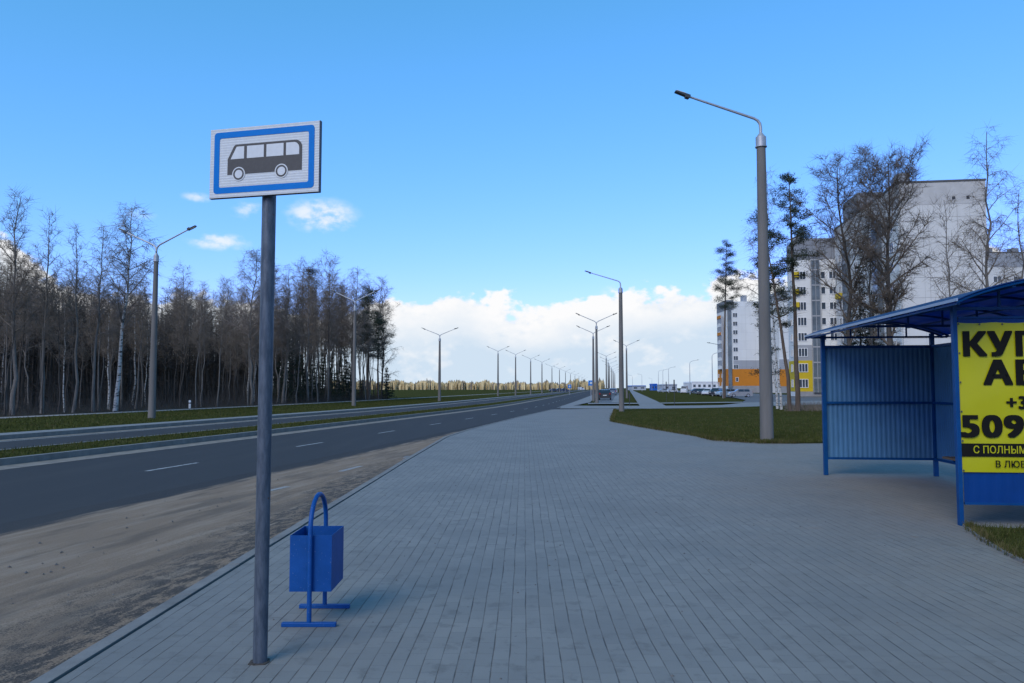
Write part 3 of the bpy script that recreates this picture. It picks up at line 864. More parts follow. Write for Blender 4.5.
for i, (px, yt) in enumerate(far):
    Y = 6.55 * 760 / (388 - yt)
    put_lamp(px, 0, yt, 'small far double armed lamp in the row running toward the road end' if i > 2 else ('first', 'second', 'third')[i] + ' of the smaller double armed lamps along the sunlit far trees', GL, Y=Y)
put_lamp(596.8, 403.5, 328, 'double armed lamp with higher arms just right of small blue road sign', GR, Y=82, rz_=rad(-6))
put_lamp(593.5, 401, 338, 'double armed lamp with lower arms close behind another by the blue sign', GR, Y=101, rz_=rad(-6))
put_lamp(626.8, 396.5, 349.5, 'double armed lamp right of the farther single armed lamp beside long footpath', GR, Y=131, rz_=rad(-6))
for i, (px, yt) in enumerate(((606.4, 359), (608.3, 363), (609.5, 366), (611.5, 369), (613.0, 371), (614, 373), (615, 374.5))):
    Y = 6.6 * 760 / (388 - yt)
    put_lamp(px, 0, yt, 'small far double armed lamp in the stacked row behind cars left of footpath', GR, Y=Y, rz_=rad(-6))
# curved-arm steel lamps round the car park
GC = 'curved steel lamps round the car park'
def curved_lamp(px, ytop, Y, side, label, first=None):
    h = ZAT(ytop, Y) + 0.1
    if first is None:
        t = empty('car_park_lamp', (0, 0, 0), 0, label, 'street lamp', GC)
        MB().tube([(0, 0, -0.1), (0, 0, 5), (0, 0, 8.0)], [0.11, 0.085, 0.06], 10).build('pole', GALV, t, smooth=True)
        pts = [(0, 0, 8.0)] + [(1.1 - 1.1 * math.cos(rad(a)), 0, 8.0 + 0.75 * math.sin(rad(a))) for a in (15, 35, 55, 75)] + [(2.0, 0, 8.95)]
        MB().tube(pts, [0.06, 0.055, 0.05, 0.05, 0.045, 0.04], 8).build('arm', GALV, t, smooth=True)
        lamp_head(t, (2.0, 0, 8.95), (1, 0.18))
    else:
        t = copy_tree(first, label=label, group=GC)
    t.location = (XAT(px, Y), Y, -0.1); t.rotation_euler = (0, 0, 0 if side > 0 else PI); t.scale = (h / 8.95,) * 3
    return t
cl1 = curved_lamp(690, 360, 215, 1, 'curved steel lamp in the car park between white van and dark car')
curved_lamp(712.5, 352, 165, 1, 'curved steel lamp beside the far building, tallest of the car park row', cl1)
curved_lamp(723, 343, 130, -1, 'steel lamp with long arm pointing left, beside the lone pine', cl1)
for px, yt in ((658.5, 370), (663, 369), (668.7, 367)):
    curved_lamp(px, yt, 9.0 * 760 / (388 - yt + 4), 1, 'thin far curved lamp in the cluster above the blue kiosks', cl1)
for px, yt in ((632.5, 375), (642, 374), (652, 378)):
    curved_lamp(px, yt, 9.0 * 760 / (388 - yt + 3), -1, 'faint far lamp near horizon right of the long footpath', cl1)

# ------------------------------------------------------------------ small posts and road signs
def blue_sign(px, y0, y1, wpx, Y, label):
    X = XAT(px, Y); zt_ = ZAT(y0, Y); zb_ = ZAT(y1, Y); wd = wpx / 760 * Y
    t = empty('road_sign', (X, Y, -0.1), rad(-6), label, 'road sign')
    MB().tube([(0, 0.05, 0), (0, 0.05, zt_ + 0.1)], 0.045, 8).build('pole', GALV, t)
    p_ = MB().box(-wd / 2, wd / 2, -0.02, 0.01, zb_ + 0.1, zt_ + 0.1).build('plate', SIGNB, t, bevel=0.01)
    p2 = MB().box(-wd * .2, wd * .2, -0.03, -0.021, zb_ + 0.1 + (zt_ - zb_) * .28, zb_ + .1 + (zt_ - zb_) * .72).build('symbol', SIGNW, p_)
blue_sign(591, 380.4, 385.6, 5.2, 101, 'small blue square road sign beside two double armed lamps')
blue_sign(569.6, 384.6, 388.2, 3.4, 190, 'tiny blue road sign beyond the road at left, before far trees')
for (px, yt, yb, label) in ((674.4, 379.5, 406.0, 'slim dark post on the strip of grass right of long footpath'), (629.6, 393.0, 406.8, 'short grey post on grass left of long footpath'), (666.4, 381.5, 401.5, 'faint slim post behind the dark one right of footpath')):
    X, Y = P(px, yb, -0.12); h = ZAT(yt, Y)
    t = empty('marker_post', (X, Y, -0.14), 0, label, 'post')
    MB().tube([(0, 0, 0), (0, 0, h * 0.62)], 0.03, 8).build('pole', DARKM, t)
    MB().box(-0.05, 0.05, -0.04, 0.04, h * 0.62, h + 0.12).build('sleeve', DARKM, t)
X, Y = P(189.7, 408.5, 0.04)
t = empty('marker_post', (X, Y, 0.04), 0, 'short white marker post with dark band at edge of gravel path', 'post')
MB().box(-0.07, 0.07, -0.05, 0.05, 0, 0.62).build('post', mat('white_plastic', (0.75, 0.75, 0.74), 0.6, 0.05, 8), t, bevel=0.01)
MB().box(-0.073, 0.073, -0.053, 0.053, 0.36, 0.46).build('band', SIGND, t)

# ------------------------------------------------------------------ cars
GLASS = mat('car_glass', (0.02, 0.028, 0.035), 0.08, 0.1, 4, spec=0.6)
TYRE = mat('tyre_rubber', (0.015, 0.015, 0.016), 0.85, 0.15, 20)
RIM = mat('wheel_rim', (0.35, 0.36, 0.38), 0.4, 0.1, 10, metal=0.7)
HEADL = mat('headlamp_glass', (0.6, 0.62, 0.65), 0.15, 0.05, 10)
TAILL = mat('tail_lamp_red', (0.28, 0.012, 0.01), 0.25, 0.1, 10)
PLATEW = mat('number_plate', (0.6, 0.6, 0.58), 0.5, 0.05, 10)
def car(px, ybase, Y, rz_, L, Hh, col, label, kind='hatch', cname='parked_car', cat='car'):
    """local +x is the nose"""
    if Y is None: Y = P(px, ybase, -0.04)[1]
    t = empty(cname, (XAT(px, Y), Y, -0.04), rz_, label, cat, 'cars parked along the roads')
    W = 0.86
    pc = mat('car_paint_%d_%d_%d' % tuple(int(c * 255) for c in col), col, 0.3, 0.04, 2, spec=0.4, coat=0.3, metal=0.15)
    h = Hh; b = 0.22
    if kind == 'hatch': prof = [(-.5, .30), (-.495, .62), (-.47, .66), (-.40, .93), (-.30, .995), (.02, 1.0), (.10, .97), (.24, .67), (.43, .58), (.485, .48), (.5, .26)]
    elif kind == 'sedan': prof = [(-.5, .32), (-.495, .60), (-.47, .68), (-.31, .72), (-.20, .96), (-.12, 1.0), (.06, 1.0), (.12, .97), (.24, .69), (.43, .60), (.485, .50), (.5, .26)]
    elif kind == 'suv': prof = [(-.5, .30), (-.498, .60), (-.48, .66), (-.46, .93), (-.40, .99), (.03, 1.0), (.10, .96), (.21, .68), (.44, .62), (.49, .50), (.5, .25)]
    else: prof = [(-.5, .22), (-.5, .95), (-.48, 1.0), (.26, 1.0), (.32, .97), (.42, .60), (.485, .52), (.5, .22)]
    P3 = [(x * L, z * h) for x, z in prof]
    belt = h * .64
    # body lofted across the width: tumblehome above the belt, rounded sides
    secs = [(-W, 0.05, .93), (-W * .985, 0.0, 1.0), (-W * .8, 0, 1.0), (W * .8, 0, 1.0), (W * .985, 0, 1.0), (W, 0.05, .93)]
    mb = MB(); low = [(.5 * L, b), (-.5 * L, b)]
    loop = P3 + low; k = len(loop)
    ws = [-1.0, -0.93, -0.5, 0.5, 0.93, 1.0]
    for wv in ws:
        e = abs(wv) == 1.0
        for (x, z) in loop:
            tum = 1.0 - 0.22 * max(0, (z - belt) / (h - belt))
            mb.v.append((x * (0.985 if e else 1.0), W * wv * tum, (z - (0.02 if e and z > belt else 0))))
    for s in range(len(ws) - 1):
        for i in range(k):
            j = (i + 1) % k; mb.face(s * k + i, s * k + j, (s + 1) * k + j, (s + 1) * k + i)
    mb.face(*reversed(range(k))); mb.face(*[(len(ws) - 1) * k + i for i in range(k)])
    body = mb.build('body', pc, t, smooth=True, sharp=38)
    # side glass and screens, just proud of the body
    top = [p for p in P3 if p[1] > belt * .99]
    xs0 = min(p[0] for p in top); xs1 = max(p[0] for p in top)
    def roof_at(x):
        for (xa, za), (xb, zb) in zip(P3[:-1], P3[1:]):
            if xa <= x <= xb and xb > xa: return za + (zb - za) * (x - xa) / (xb - xa)
        return belt
    gl = MB(); z0g = belt + 0.03
    cuts = [(-0.36, -0.135), (-0.12, 0.12)] if kind != 'van' else [(0.12, 0.33)]
    for sgn in (-1, 1):
        for (xa, xb) in cuts:
            xa *= L; xb *= L; nseg = 6; up = []
            for i in range(nseg + 1):
                x = xa + (xb - xa) * i / nseg; z = min(roof_at(x) - 0.09, h - 0.1); up.append((x, max(z, z0g + 0.01)))
            pts = [(xa, z0g), (xb, z0g)] + list(reversed(up))
            gl.poly([(x, sgn * (W * (1.0 - 0.22 * max(0, (z - belt) / (h - belt))) + 0.006), z) for x, z in pts])
    # windscreen and rear window
    for (ia, ib) in ((None, None),):
        fr_ = [(xa, za, xb, zb) for (xa, za), (xb, zb) in zip(P3[:-1], P3[1:]) if abs(zb - za) / max(1e-3, abs(xb - xa)) > 0.45 and max(za, zb) > belt * 1.2 and xb > xa + 0.02]
        for (xa, za, xb, zb) in fr_:
            sgn = 1 if zb < za else -1
            nx_, nz_ = (abs(zb - za), abs(xb - xa)); Ln = math.hypot(nx_, nz_); ox, oz = sgn * nx_ / Ln * 0.006, nz_ / Ln * 0.006
            if kind == 'van' and sgn < 0: continue
            q = []
            for (t_, yv) in ((0.08, -1), (0.08, 1), (0.9, 1), (0.9, -1)):
                x = xa + (xb - xa) * t_; z = za + (zb - za) * t_; tum = 1.0 - 0.22 * max(0, (z - belt) / (h - belt))
                q.append((x + ox, yv * W * .88 * tum, z + oz))
            gl.poly(q)
    gl.build('window', GLASS, t)
    r = 0.315 if kind != 'suv' else 0.35
    for x in (-0.30 * L, 0.315 * L):
        for sgn in (-1, 1):
            wl = MB(); pr = [(0.0, r * .72), (0.0, r), (0.2, r), (0.2, r * .72)]
            ns = 20
            for i in range(ns):
                q = 2 * PI * i / ns
                for (yy, rr_) in pr: wl.v.append((rr_ * math.cos(q), (yy - 0.18) * sgn, rr_ * math.sin(q)))
            for i in range(ns):
                j = (i + 1) % ns
                for a in range(4):
                    c_ = (a + 1) % 4; wl.face(4 * i + a, 4 * j + a, 4 * j + c_, 4 * i + c_)
            wo = wl.build('wheel', TYRE, t, smooth=True, sharp=40); wo.location = (x, sgn * W, r)
            rm = MB().tube([(0, sgn * -0.05, 0), (0, sgn * 0.012, 0)], [r * .72, r * .66], 16)
            rm.build('rim', RIM, wo)
    zf = h * .47
    for sgn in (-1, 1):
        MB().box(.465 * L, .497 * L, sgn * W * .62 - 0.17, sgn * W * .62 + 0.17, zf - .07, zf + .07).build('headlight', HEADL, t, bevel=0.02)
        MB().box(-.503 * L, -.47 * L, sgn * W * .80 - 0.09, sgn * W * .80 + 0.09, h * .52, h * .66).build('tail_light', TAILL, t, bevel=0.015)
        MB().box(.10 * L, .13 * L, sgn * (W + .07) - .07, sgn * (W + .07) + .07, belt, belt + .13).build('mirror', pc, t, bevel=0.02)
    MB().box(-.508 * L, -.498 * L, -.26, .26, h * .40, h * .47).build('number_plate', PLATEW, t)
    bp_ = MB().box(-.51 * L, -.49 * L, -W * .9, W * .9, b, b + .16); bp_.box(.488 * L, .508 * L, -W * .9, W * .9, b, b + .16)
    bp_.build('bumper', DARKM, t, bevel=0.03)
    return t
car(604.8, 399.5, 107, rad(83), 4.2, 1.45, (0.02, 0.022, 0.028), 'dark car seen from behind, parked nearest at left of the footpath')
car(612.5, 394.5, 170, rad(82), 4.4, 1.6, (0.10, 0.14, 0.20), 'blue grey car parked behind the dark one at left of the footpath', 'suv')
car(614.5, 392, 235, rad(82), 4.3, 1.5, (0.45, 0.47, 0.5), 'pale car farthest in the short row left of the footpath', 'hatch')
car(740, 397, 137, rad(176), 4.15, 1.5, (0.21, 0.20, 0.185), 'silver hatchback seen from the side at the front of the car park')
car(726, 395.5, 152, rad(200), 4.2, 1.5, (0.22, 0.29, 0.36), 'light blue hatchback partly behind the silver one')
car(716, 394.3, 163, rad(235), 4.4, 1.65, (0.018, 0.02, 0.025), 'black estate car left of the light blue hatchback behind the pine trunk', 'suv')
car(708, 394, 170, rad(240), 4.3, 1.5, (0.45, 0.46, 0.47), 'white car between two dark cars in the car park', 'sedan')
car(701.8, 393, 185, rad(245), 4.3, 1.55, (0.03, 0.035, 0.045), 'dark car at the left end of the parked row', 'suv')
car(696, 389.8, 260, rad(200), 4.4, 1.5, (0.025, 0.03, 0.05), 'dark blue car farther back beside curved lamp', 'sedan')
car(684.5, 390.4, 225, rad(250), 4.6, 2.3, (0.5, 0.5, 0.5), 'white topped van with dark front in the far car park', 'van', 'parked_van', 'van')
car(672, 390, 290, rad(190), 4.3, 1.45, (0.42, 0.44, 0.46), 'pale sedan right of the slim dark post', 'sedan')
car(663, 390.2, 300, rad(185), 4.3, 1.45, (0.28, 0.32, 0.37), 'grey sedan left of the slim dark post', 'sedan')
for i, (px, cc, lb_) in enumerate(((554, (0.02, 0.03, 0.05), 'dark car on the far carriageway, leftmost of three'), (559.5, (0.025, 0.025, 0.03), 'black car on the far carriageway, middle of three'), (564.5, (0.03, 0.04, 0.07), 'dark blue car on the far carriageway, rightmost of three'))):
    car(px, 390.5, 330, rad(10), 4.3, 1.5, cc, lb_, 'sedan', 'car')
car(581, 388.6, 640, rad(12), 5.5, 2.4, (0.5, 0.52, 0.54), 'white van far along the road near its vanishing end', 'van', 'van', 'van')
# ------------------------------------------------------------------ apartment blocks
def m_panel(name, col, seam=0.02, pw=3.3, ph=3.05):
    m, nt, b, tc, n = new_mat(name, 0.85, 0.2)
    o = tc.outputs['Object']
    x, y, z = n.sep(o)
    q = n.comb(n.m('ADD', x, y), z, 0)
    br = nt.nodes.new('ShaderNodeTexBrick'); nt.links.new(q, br.inputs['Vector'])
    br.offset = 0.0; br.inputs['Scale'].default_value = 1.0; br.inputs['Brick Width'].default_value = pw; br.inputs['Row Height'].default_value = ph
    br.inputs['Mortar Size'].default_value = seam; br.inputs['Bias'].default_value = 0
    br.inputs['Color1'].default_value = (*col, 1); br.inputs['Color2'].default_value = (*[c * .94 for c in col], 1); br.inputs['Mortar'].default_value = (*[c * .62 for c in col], 1)
    st = n.noise(n.mapping(o, (1, 1, 0.18)), 0.7, 4, 0.65)
    nt.links.new(n.mix(n.smooth(st, 0.45, 0.75, 0, 0.3), br.outputs['Color'], tuple(c * .72 for c in col)), b.inputs['Base Color'])
    return m
WALLW = m_panel('white_panel_wall', (0.62, 0.62, 0.60))
WALLC = m_panel('concrete_panel_wall', (0.56, 0.545, 0.515))
WGREY = m_panel('grey_panel_wall', (0.30, 0.31, 0.33))
WATT = m_panel('attic_cladding', (0.215, 0.225, 0.245), 0.03, 1.2, 6)
ORANGE = mat('orange_render', (0.46, 0.165, 0.016), 0.85, 0.05, 0.8)
YELLOW = mat('yellow_render', (0.50, 0.36, 0.016), 0.85, 0.06, 0.8)
PLINTH = mat('plinth_render', (0.24, 0.24, 0.245), 0.9, 0.12, 0.8)
WFRAME = mat('window_frame_white', (0.72, 0.72, 0.72), 0.5, 0.03, 3)
WPANE = mat('window_pane', (0.045, 0.06, 0.08), 0.08, 0.25, 0.25, spec=0.6)
GLAZ = mat('stair_glazing', (0.10, 0.125, 0.15), 0.12, 0.35, 0.5, spec=0.6)
ROOFM = mat('roof_felt', (0.09, 0.088, 0.086), 0.9, 0.2, 1)
WCACHE = {}
def window(parent, c, wd, hh, axis, sgn=-1, bays=2):
    """window set on a wall: axis 'y' faces along y, 'x' faces along x; c = centre of the wall face"""
    key = (wd, hh, axis, sgn, bays)
    if key not in WCACHE:
        f = MB(); p_ = MB(); e = 0.09
        def bar(a0, a1, z0, z1, d0=0.0, d1=0.07):
            lo, hi = sorted((sgn * d0, sgn * d1))
            if axis == 'y': f.box(a0, a1, lo, hi, z0, z1)
            else: f.box(lo, hi, a0, a1, z0, z1)
        bar(-wd / 2, wd / 2, -hh / 2, -hh / 2 + e, 0, 0.10); bar(-wd / 2, wd / 2, hh / 2 - e, hh / 2)
        for i in range(bays + 1):
            a = -wd / 2 + e / 2 + (wd - e) * i / bays; bar(a - e / 2, a + e / 2, -hh / 2 + e, hh / 2 - e)
        lo, hi = sorted((sgn * 0.0, sgn * 0.02))
        if axis == 'y': p_.box(-wd / 2 + e, wd / 2 - e, lo, hi, -hh / 2 + e, hh / 2 - e)
        else: p_.box(lo, hi, -wd / 2 + e, wd / 2 - e, -hh / 2 + e, hh / 2 - e)
        WCACHE[key] = (f.mesh('window', WFRAME), p_.mesh('pane', WPANE))
    a, b = WCACHE[key]
    o = bpy.data.objects.new('window', a); C.objects.link(o); o.parent = parent; o.location = c
    q = bpy.data.objects.new('pane', b); C.objects.link(q); q.parent = o
    return o
def bx(parent, name, m, x0, x1, y0, y1, z0, z1): return MB().box(x0, x1, y0, y1, z0, z1).build(name, m, parent)
FL = 3.05
# block with gable toward the shelter
YG = 114.0
hA = ZAT(183.5, YG)
AX = XAT(905, YG)
A = empty('apartment_block', (AX, YG, -0.1), rad(-8), 'tall pale panel apartment block, its blank gable above the shelter roof', 'apartment building')
LA, DA = 35.0, (XAT(993, YG - 1.7) - AX) / math.cos(rad(8))
hr = hA + 0.1
bx(A, 'wall', WALLC, 0, DA, 0, LA, 0, hr - 3.4)
bx(A, 'attic_band', mat('attic_concrete', (0.42, 0.405, 0.385), 0.85, 0.1, 0.7), -0.03, DA + .03, -0.03, LA, hr - 3.4, hr)
bx(A, 'roof', ROOFM, -0.12, DA + .12, -0.12, LA, hr, hr + 0.28)
for px_ in (960, 973.5):
    x = (XAT(px_, YG - 1) - AX) / math.cos(rad(8)); bx(A, 'vent', DARKM, x - .22, x + .22, -0.06, -0.031, ZAT(199.5, YG) + .1 - .25, ZAT(199.5, YG) + .1 + .2)
bx(A, 'chimney', WGREY, 1.0, 2.6, 3, 5, hr + .28, hr + 2.4)
bx(A, 'lift_house', WATT, 0.6, 5.0, 22, 31, hr + .28, hr + 4.2)
# joints between the panels on the gable
jt = MB()
for i in range(1, 10): jt.box(0, DA, -0.015, -0.002, 3.05 * i - .02, 3.05 * i + .02)
for i in (1, 2): jt.box(DA * i / 3 - .02, DA * i / 3 + .02, -0.014, -0.001, 0, hr - 3.45)
jt.build('panel_joint', mat('panel_joint', (0.27, 0.26, 0.25), 0.9), A)
bx(A, 'facade_facing', WALLW, -0.06, 0, 0.4, LA - .1, 6.4, hr - 3.45)
bx(A, 'base_band', YELLOW, -0.07, 0, 0.4, LA - .1, 0.6, 6.4)
for (ya, yb) in ((8.0, 10.4), (25.0, 27.4)):
    g_ = MB(); g_.box(-0.9, -0.06, ya, yb, 3.2, hr - 3.8); g_.build('stair_glazing', GLAZ, A)
    for i in range(1, 10): bx(A, 'balcony_front', WGREY, -0.93, -0.9, ya - .03, yb + .03, FL * i + 0.2, FL * i + 0.75)
for fl in range(9):
    for yy in (3.6, 6.2, 13.0, 17.5, 21.8, 31.5):
        window(A, (-0.06 if fl > 1 else -0.07, yy, 2.2 + FL * fl), 1.7, 1.5, 'x')
for fl in (6,): bx(A, 'balcony', YELLOW, -0.75, -0.06, 30.2, 32.8, FL * fl + .5, FL * fl + 1.5)
# next section with glazed stair, set forward toward the road
YB_ = 150.0
x0 = XAT(796.5, YB_); hB = ZAT(238, YB_) + .1
B = empty('apartment_block', (x0, YB_, -0.1), rad(-8), 'white apartment section with yellow base, yellow balconies and dark glazed stair column', 'apartment building')
WB = 9.3
DB = 6.0
bx(B, 'wall', WALLW, 0, WB, 0, DB, 0, hB - 4.4)
bx(B, 'attic', WATT, -0.05, WB, -0.05, DB, hB - 4.4, hB - .6)
MB().prism([(-0.05, hB - .6), (WB, hB - .6), (WB, hB - .25), (1.9, hB - .15), (0.9, hB + .75), (-0.05, hB - .2)], 'y', -0.08, 0.4).build('parapet', WATT, B)
gx0, gx1 = XAT(812.5, YB_) - x0, XAT(820.5, YB_) - x0
bx(B, 'stair_glazing', GLAZ, gx0, gx1, -0.5, 0, 0.8, hB - 4.6)
sl = MB()
for i in range(1, 10): sl.box(gx0 - .03, gx1 + .03, -0.56, -0.5, FL * i - .12 + .6, FL * i + .14 + .6)
for t_ in (0.0, 0.5, 1.0):
    xm = gx0 + (gx1 - gx0) * t_; sl.box(xm - .05, xm + .05, -0.565, -0.5, .8, hB - 4.6)
sl.build('glazing_bars', WGREY, B)
yb0, yb1 = ZAT(391.5, YB_) + .1, ZAT(360.5, YB_) + .1
bx(B, 'plinth', PLINTH, -0.03, WB, -0.03, 0, 0, max(.4, yb0))
bx(B, 'base_band', YELLOW, -0.05, gx0 - .05, -0.05, 0, yb0, yb1)
bx(B, 'base_band', YELLOW, -0.05, 0, 0.0, DB, yb0, yb1)
bx(B, 'grey_band', WGREY, -0.04, gx0 - .05, -0.04, 0, yb1, yb1 + FL)
wc = XAT(803.7, YB_) - x0
for fl in range(9):
    zc_ = yb0 + 1.6 + (yb1 - yb0) / 2 * fl
    if zc_ > hB - 5: break
    d_ = -0.05 if fl < 2 else -0.04 if fl == 2 else 0
    window(B, (wc - .05, d_, zc_), 1.75, 1.7, 'y', bays=3)
    window(B, (gx1 + 0.75, 0, zc_), 0.9, 1.5, 'y', bays=1)
    window(B, (-0.05 if fl < 2 else 0, 3.0, zc_), 1.7, 1.5, 'x')
    window(B, (gx1 + 2.6, 0, zc_), 1.5, 1.5, 'y')
for py_ in (274, 291, 304):
    z = ZAT(py_, YB_) + .1; bx(B, 'balcony', YELLOW, -0.35, 0.75, -0.75, -0.002, z - .7, z + .3)
# distant block with orange base
YC = 268.0
x0 = XAT(728.0, YC); hC = ZAT(300, YC) + .1
D_ = empty('apartment_block', (x0, YC, -0.1), 0, 'distant white apartment block with wide orange base behind the parked cars', 'apartment building')
def cx(px): return XAT(px, YC) - x0
def cz(py): return ZAT(py, YC) + .1
WC = cx(782)
DD = 13.0
bx(D_, 'wall', WALLW, 0, WC, 0, DD, 0, hC - 3)
bx(D_, 'attic', WATT, -.04, cx(735), -.04, DD, hC - 3.6, hC)
bx(D_, 'roof', WALLW, cx(735), WC, 0, DD, hC - 3, hC - .5)
bx(D_, 'plinth', PLINTH, -.05, WC, -.05, 0, 0, cz(385.8))
bx(D_, 'base_band', ORANGE, -.06, WC, -.06, 0, cz(385.8), cz(369))
bx(D_, 'base_band', ORANGE, -.06, 0, 0, DD, cz(385.8), cz(369))
bx(D_, 'grey_band', WGREY, cx(734), WC, -.05, 0, cz(369), cz(360.3))
bx(D_, 'stair_glazing', GLAZ, cx(728.4), cx(732), -.5, -.061, cz(388), cz(306))
bx(D_, 'balcony_column', WGREY, -.9, -.061, 4, 9.5, cz(369), cz(316))
for i in range(7): bx(D_, 'balcony_front', WALLW, -.96, -.901, 3.97, 9.53, cz(369) + FL * i + .1, cz(369) + FL * i + 1.15)
for fl in range(10):
    z = cz(387.5) + 1.2 + FL * fl
    if z < hC - 4.2:
        if fl > 1: window(D_, (cx(736.3), -.05 if fl == 2 else 0, z), 1.7, 1.6, 'y')
        window(D_, (-.9 if fl > 1 else -.06, 6.7, z), 1.9, 1.35, 'x', bays=3); window(D_, (0 if fl > 1 else -.06, 11.4, z), 1.5, 1.35, 'x')
for fl in (5, 7): bx(D_, 'balcony', ORANGE, -1.05, -.97, 4.2, 9.2, cz(369) + FL * fl - 3, cz(369) + FL * fl - 1.9)
window(D_, (cx(737.2), -.06, cz(379.5)), 1.0, 1.5, 'y', bays=1)
bx(D_, 'chimney', WGREY, cx(748), cx(752), 4, 7, hC - .5, hC + 2.2)
# its nearer section, half hidden
YE = 256.0
x0 = XAT(780, YE); hE = ZAT(291.5, YE) + .1
E_ = empty('apartment_block', (x0, YE, -0.1), 0, 'white apartment section with orange base seen between the pine trunks', 'apartment building')
bx(E_, 'wall', WALLW, 0, XAT(803, YE) - x0, 0, 11.9, 0, hE - 2.6)
bx(E_, 'attic', WGREY, -.04, XAT(803, YE) - x0, -.04, 11.9, hE - 2.6, hE)
bx(E_, 'base_band', ORANGE, -.05, XAT(803, YE) - x0, -.05, 0, ZAT(386, YE), ZAT(369, YE))
bx(E_, 'grey_band', WGREY, -.045, XAT(803, YE) - x0, -.045, 0, ZAT(369, YE), ZAT(359, YE))
bx(E_, 'plinth', PLINTH, -.04, XAT(803, YE) - x0, -.04, 0, 0, ZAT(386, YE))
for fl in range(9): window(E_, (XAT(793, YE) - x0, -.05 if fl < 2 else -.045 if fl == 2 else 0, 2.4 + FL * fl), 1.6, 1.5, 'y')
# block at the right edge
YF = 172.0
x0 = XAT(992, YF); hF = ZAT(253, YF) + .1
F_ = empty('apartment_block', (x0, YF, -0.1), 0, 'pale windowed apartment block at right edge behind the birches', 'apartment building')
bx(F_, 'wall', WALLC, 0, 30, 0, 14, 0, hF - 3.2)
bx(F_, 'attic', WGREY, -.04, 30.04, -.04, 14, hF - 3.2, hF)
bx(F_, 'roof', ROOFM, -.1, 30.1, -.1, 14, hF, hF + .25)
for k in (2.4, 8.5): bx(F_, 'chimney', WATT, k, k + 1.5, 4, 6, hF + .25, hF + 1.9)
for fl in range(10):
    for k in range(6):
        if 2.2 + FL * fl < hF - 4: window(F_, (2.2 + 4.6 * k, 0, 2.0 + FL * fl), 2.0, 1.5, 'y')

# low far buildings on the right horizon
def low_building(px0, px1, py, Y, dep, mw, mr, name, label, cat):
    x0, x1 = XAT(px0, Y), XAT(px1, Y); h = ZAT(py, Y) + .15
    t = empty(name, ((x0 + x1) / 2, Y, -0.15), 0, label, cat); w_ = (x1 - x0) / 2
    bx(t, 'wall', mw, -w_, w_, 0, dep, 0, h * .84)
    MB().prism([(-w_ - .3, h * .84), (w_ + .3, h * .84), (w_ * .96, h), (-w_ * .96, h)], 'y', -.4, dep + .4).build('roof', mr, t)
    k = min(6, max(2, int(w_ / 2.5)))
    for i in range(k):
        x = -w_ + 2 * w_ * (i + .5) / k; bx(t, 'window', WPANE, x - w_ / k * .5, x + w_ / k * .5, -.04, 0, h * .3, h * .62)
    return t
PALE = mat('pale_cladding', (0.62, 0.62, 0.63), 0.7, 0.08, 0.4)
BLROOF = mat('blue_tarpaulin', (0.01, 0.10, 0.42), 0.6, 0.12, 1)
GREYC = mat('grey_cladding', (0.33, 0.36, 0.40), 0.7, 0.1, 0.4)
low_building(692, 722, 381.4, 800, 40, PALE, PALE, 'warehouse', 'long low white warehouse on the horizon left of the orange based block', 'warehouse')
low_building(664, 677, 384.0, 520, 24, GREYC, GREYC, 'warehouse', 'low grey warehouse on horizon behind the slim dark post', 'warehouse')
low_building(651.6, 657.2, 383.6, 560, 8, BLROOF, BLROOF, 'market_kiosk', 'blue box shaped kiosk on the horizon right of the footpath', 'kiosk')
low_building(658.4, 663.2, 385.3, 550, 8, BLROOF, BLROOF, 'market_kiosk', 'smaller blue kiosk with lower roof beside the box shaped one', 'kiosk')
low_building(632, 646, 385.4, 640, 30, GREYC, BLROOF, 'workshop', 'faint low workshop with blue roof at end of the long footpath', 'building')

# ------------------------------------------------------------------ trees
BARK = mat('grey_bark', (0.13, 0.12, 0.11), 0.95, 0.35, 5, bump=0.5, stretch=(1, 1, .2))
BARKD = mat('dark_bark', (0.055, 0.048, 0.042), 0.95, 0.35, 5, bump=0.5, stretch=(1, 1, .2))
TWIG = mat('bare_twigs', (0.135, 0.110, 0.088), 0.95, 0.25, 1.5)
TWIGD = mat('dark_twigs', (0.10, 0.08, 0.064), 0.95, 0.25, 1.5)
TWIGB = mat('birch_twigs', (0.18, 0.15, 0.128), 0.95, 0.2, 1.5)
PBARK = mat('pine_bark', (0.09, 0.068, 0.053), 0.95, 0.3, 5, bump=0.5, stretch=(1, 1, .25))
NEED = mat('pine_needles', (0.016, 0.026, 0.017), 0.8, 0.4, 1.2, col2=(0.04, 0.056, 0.03))
SNEED = mat('spruce_needles', (0.010, 0.018, 0.012), 0.85, 0.4, 1.2, col2=(0.024, 0.036, 0.02))
def m_birch():
    m, nt, b, tc, n = new_mat('birch_bark', 0.85, 0.2)
    o = n.mapping(tc.outputs['Object'], (1.0, 1.0, 3.2)); f = n.noise(o, 2.6, 4, 0.7); x, y, z = n.sep(tc.outputs['Object'])
    nt.links.new(n.mix(n.smooth(f, 0.5, 0.6), (0.42, 0.41, 0.39), (0.04, 0.038, 0.036)), b.inputs['Base Color'])
    return m
BIRCH = m_birch()
def limb(mb, p, d, L, r, seg, r_, up, wob, n=5):
    pts = [Vector(p)]; d = Vector(d).normalized()
    for i in range(seg):
        d = (d + Vector((r_.gauss(0, wob), r_.gauss(0, wob), r_.gauss(0, wob) + up))).normalized()
        pts.append(pts[-1] + d * (L / seg))
    mb.tube(pts, [max(0.004, r * (1 - .82 * i / seg)) for i in range(seg + 1)], n, cap=False)
    return pts
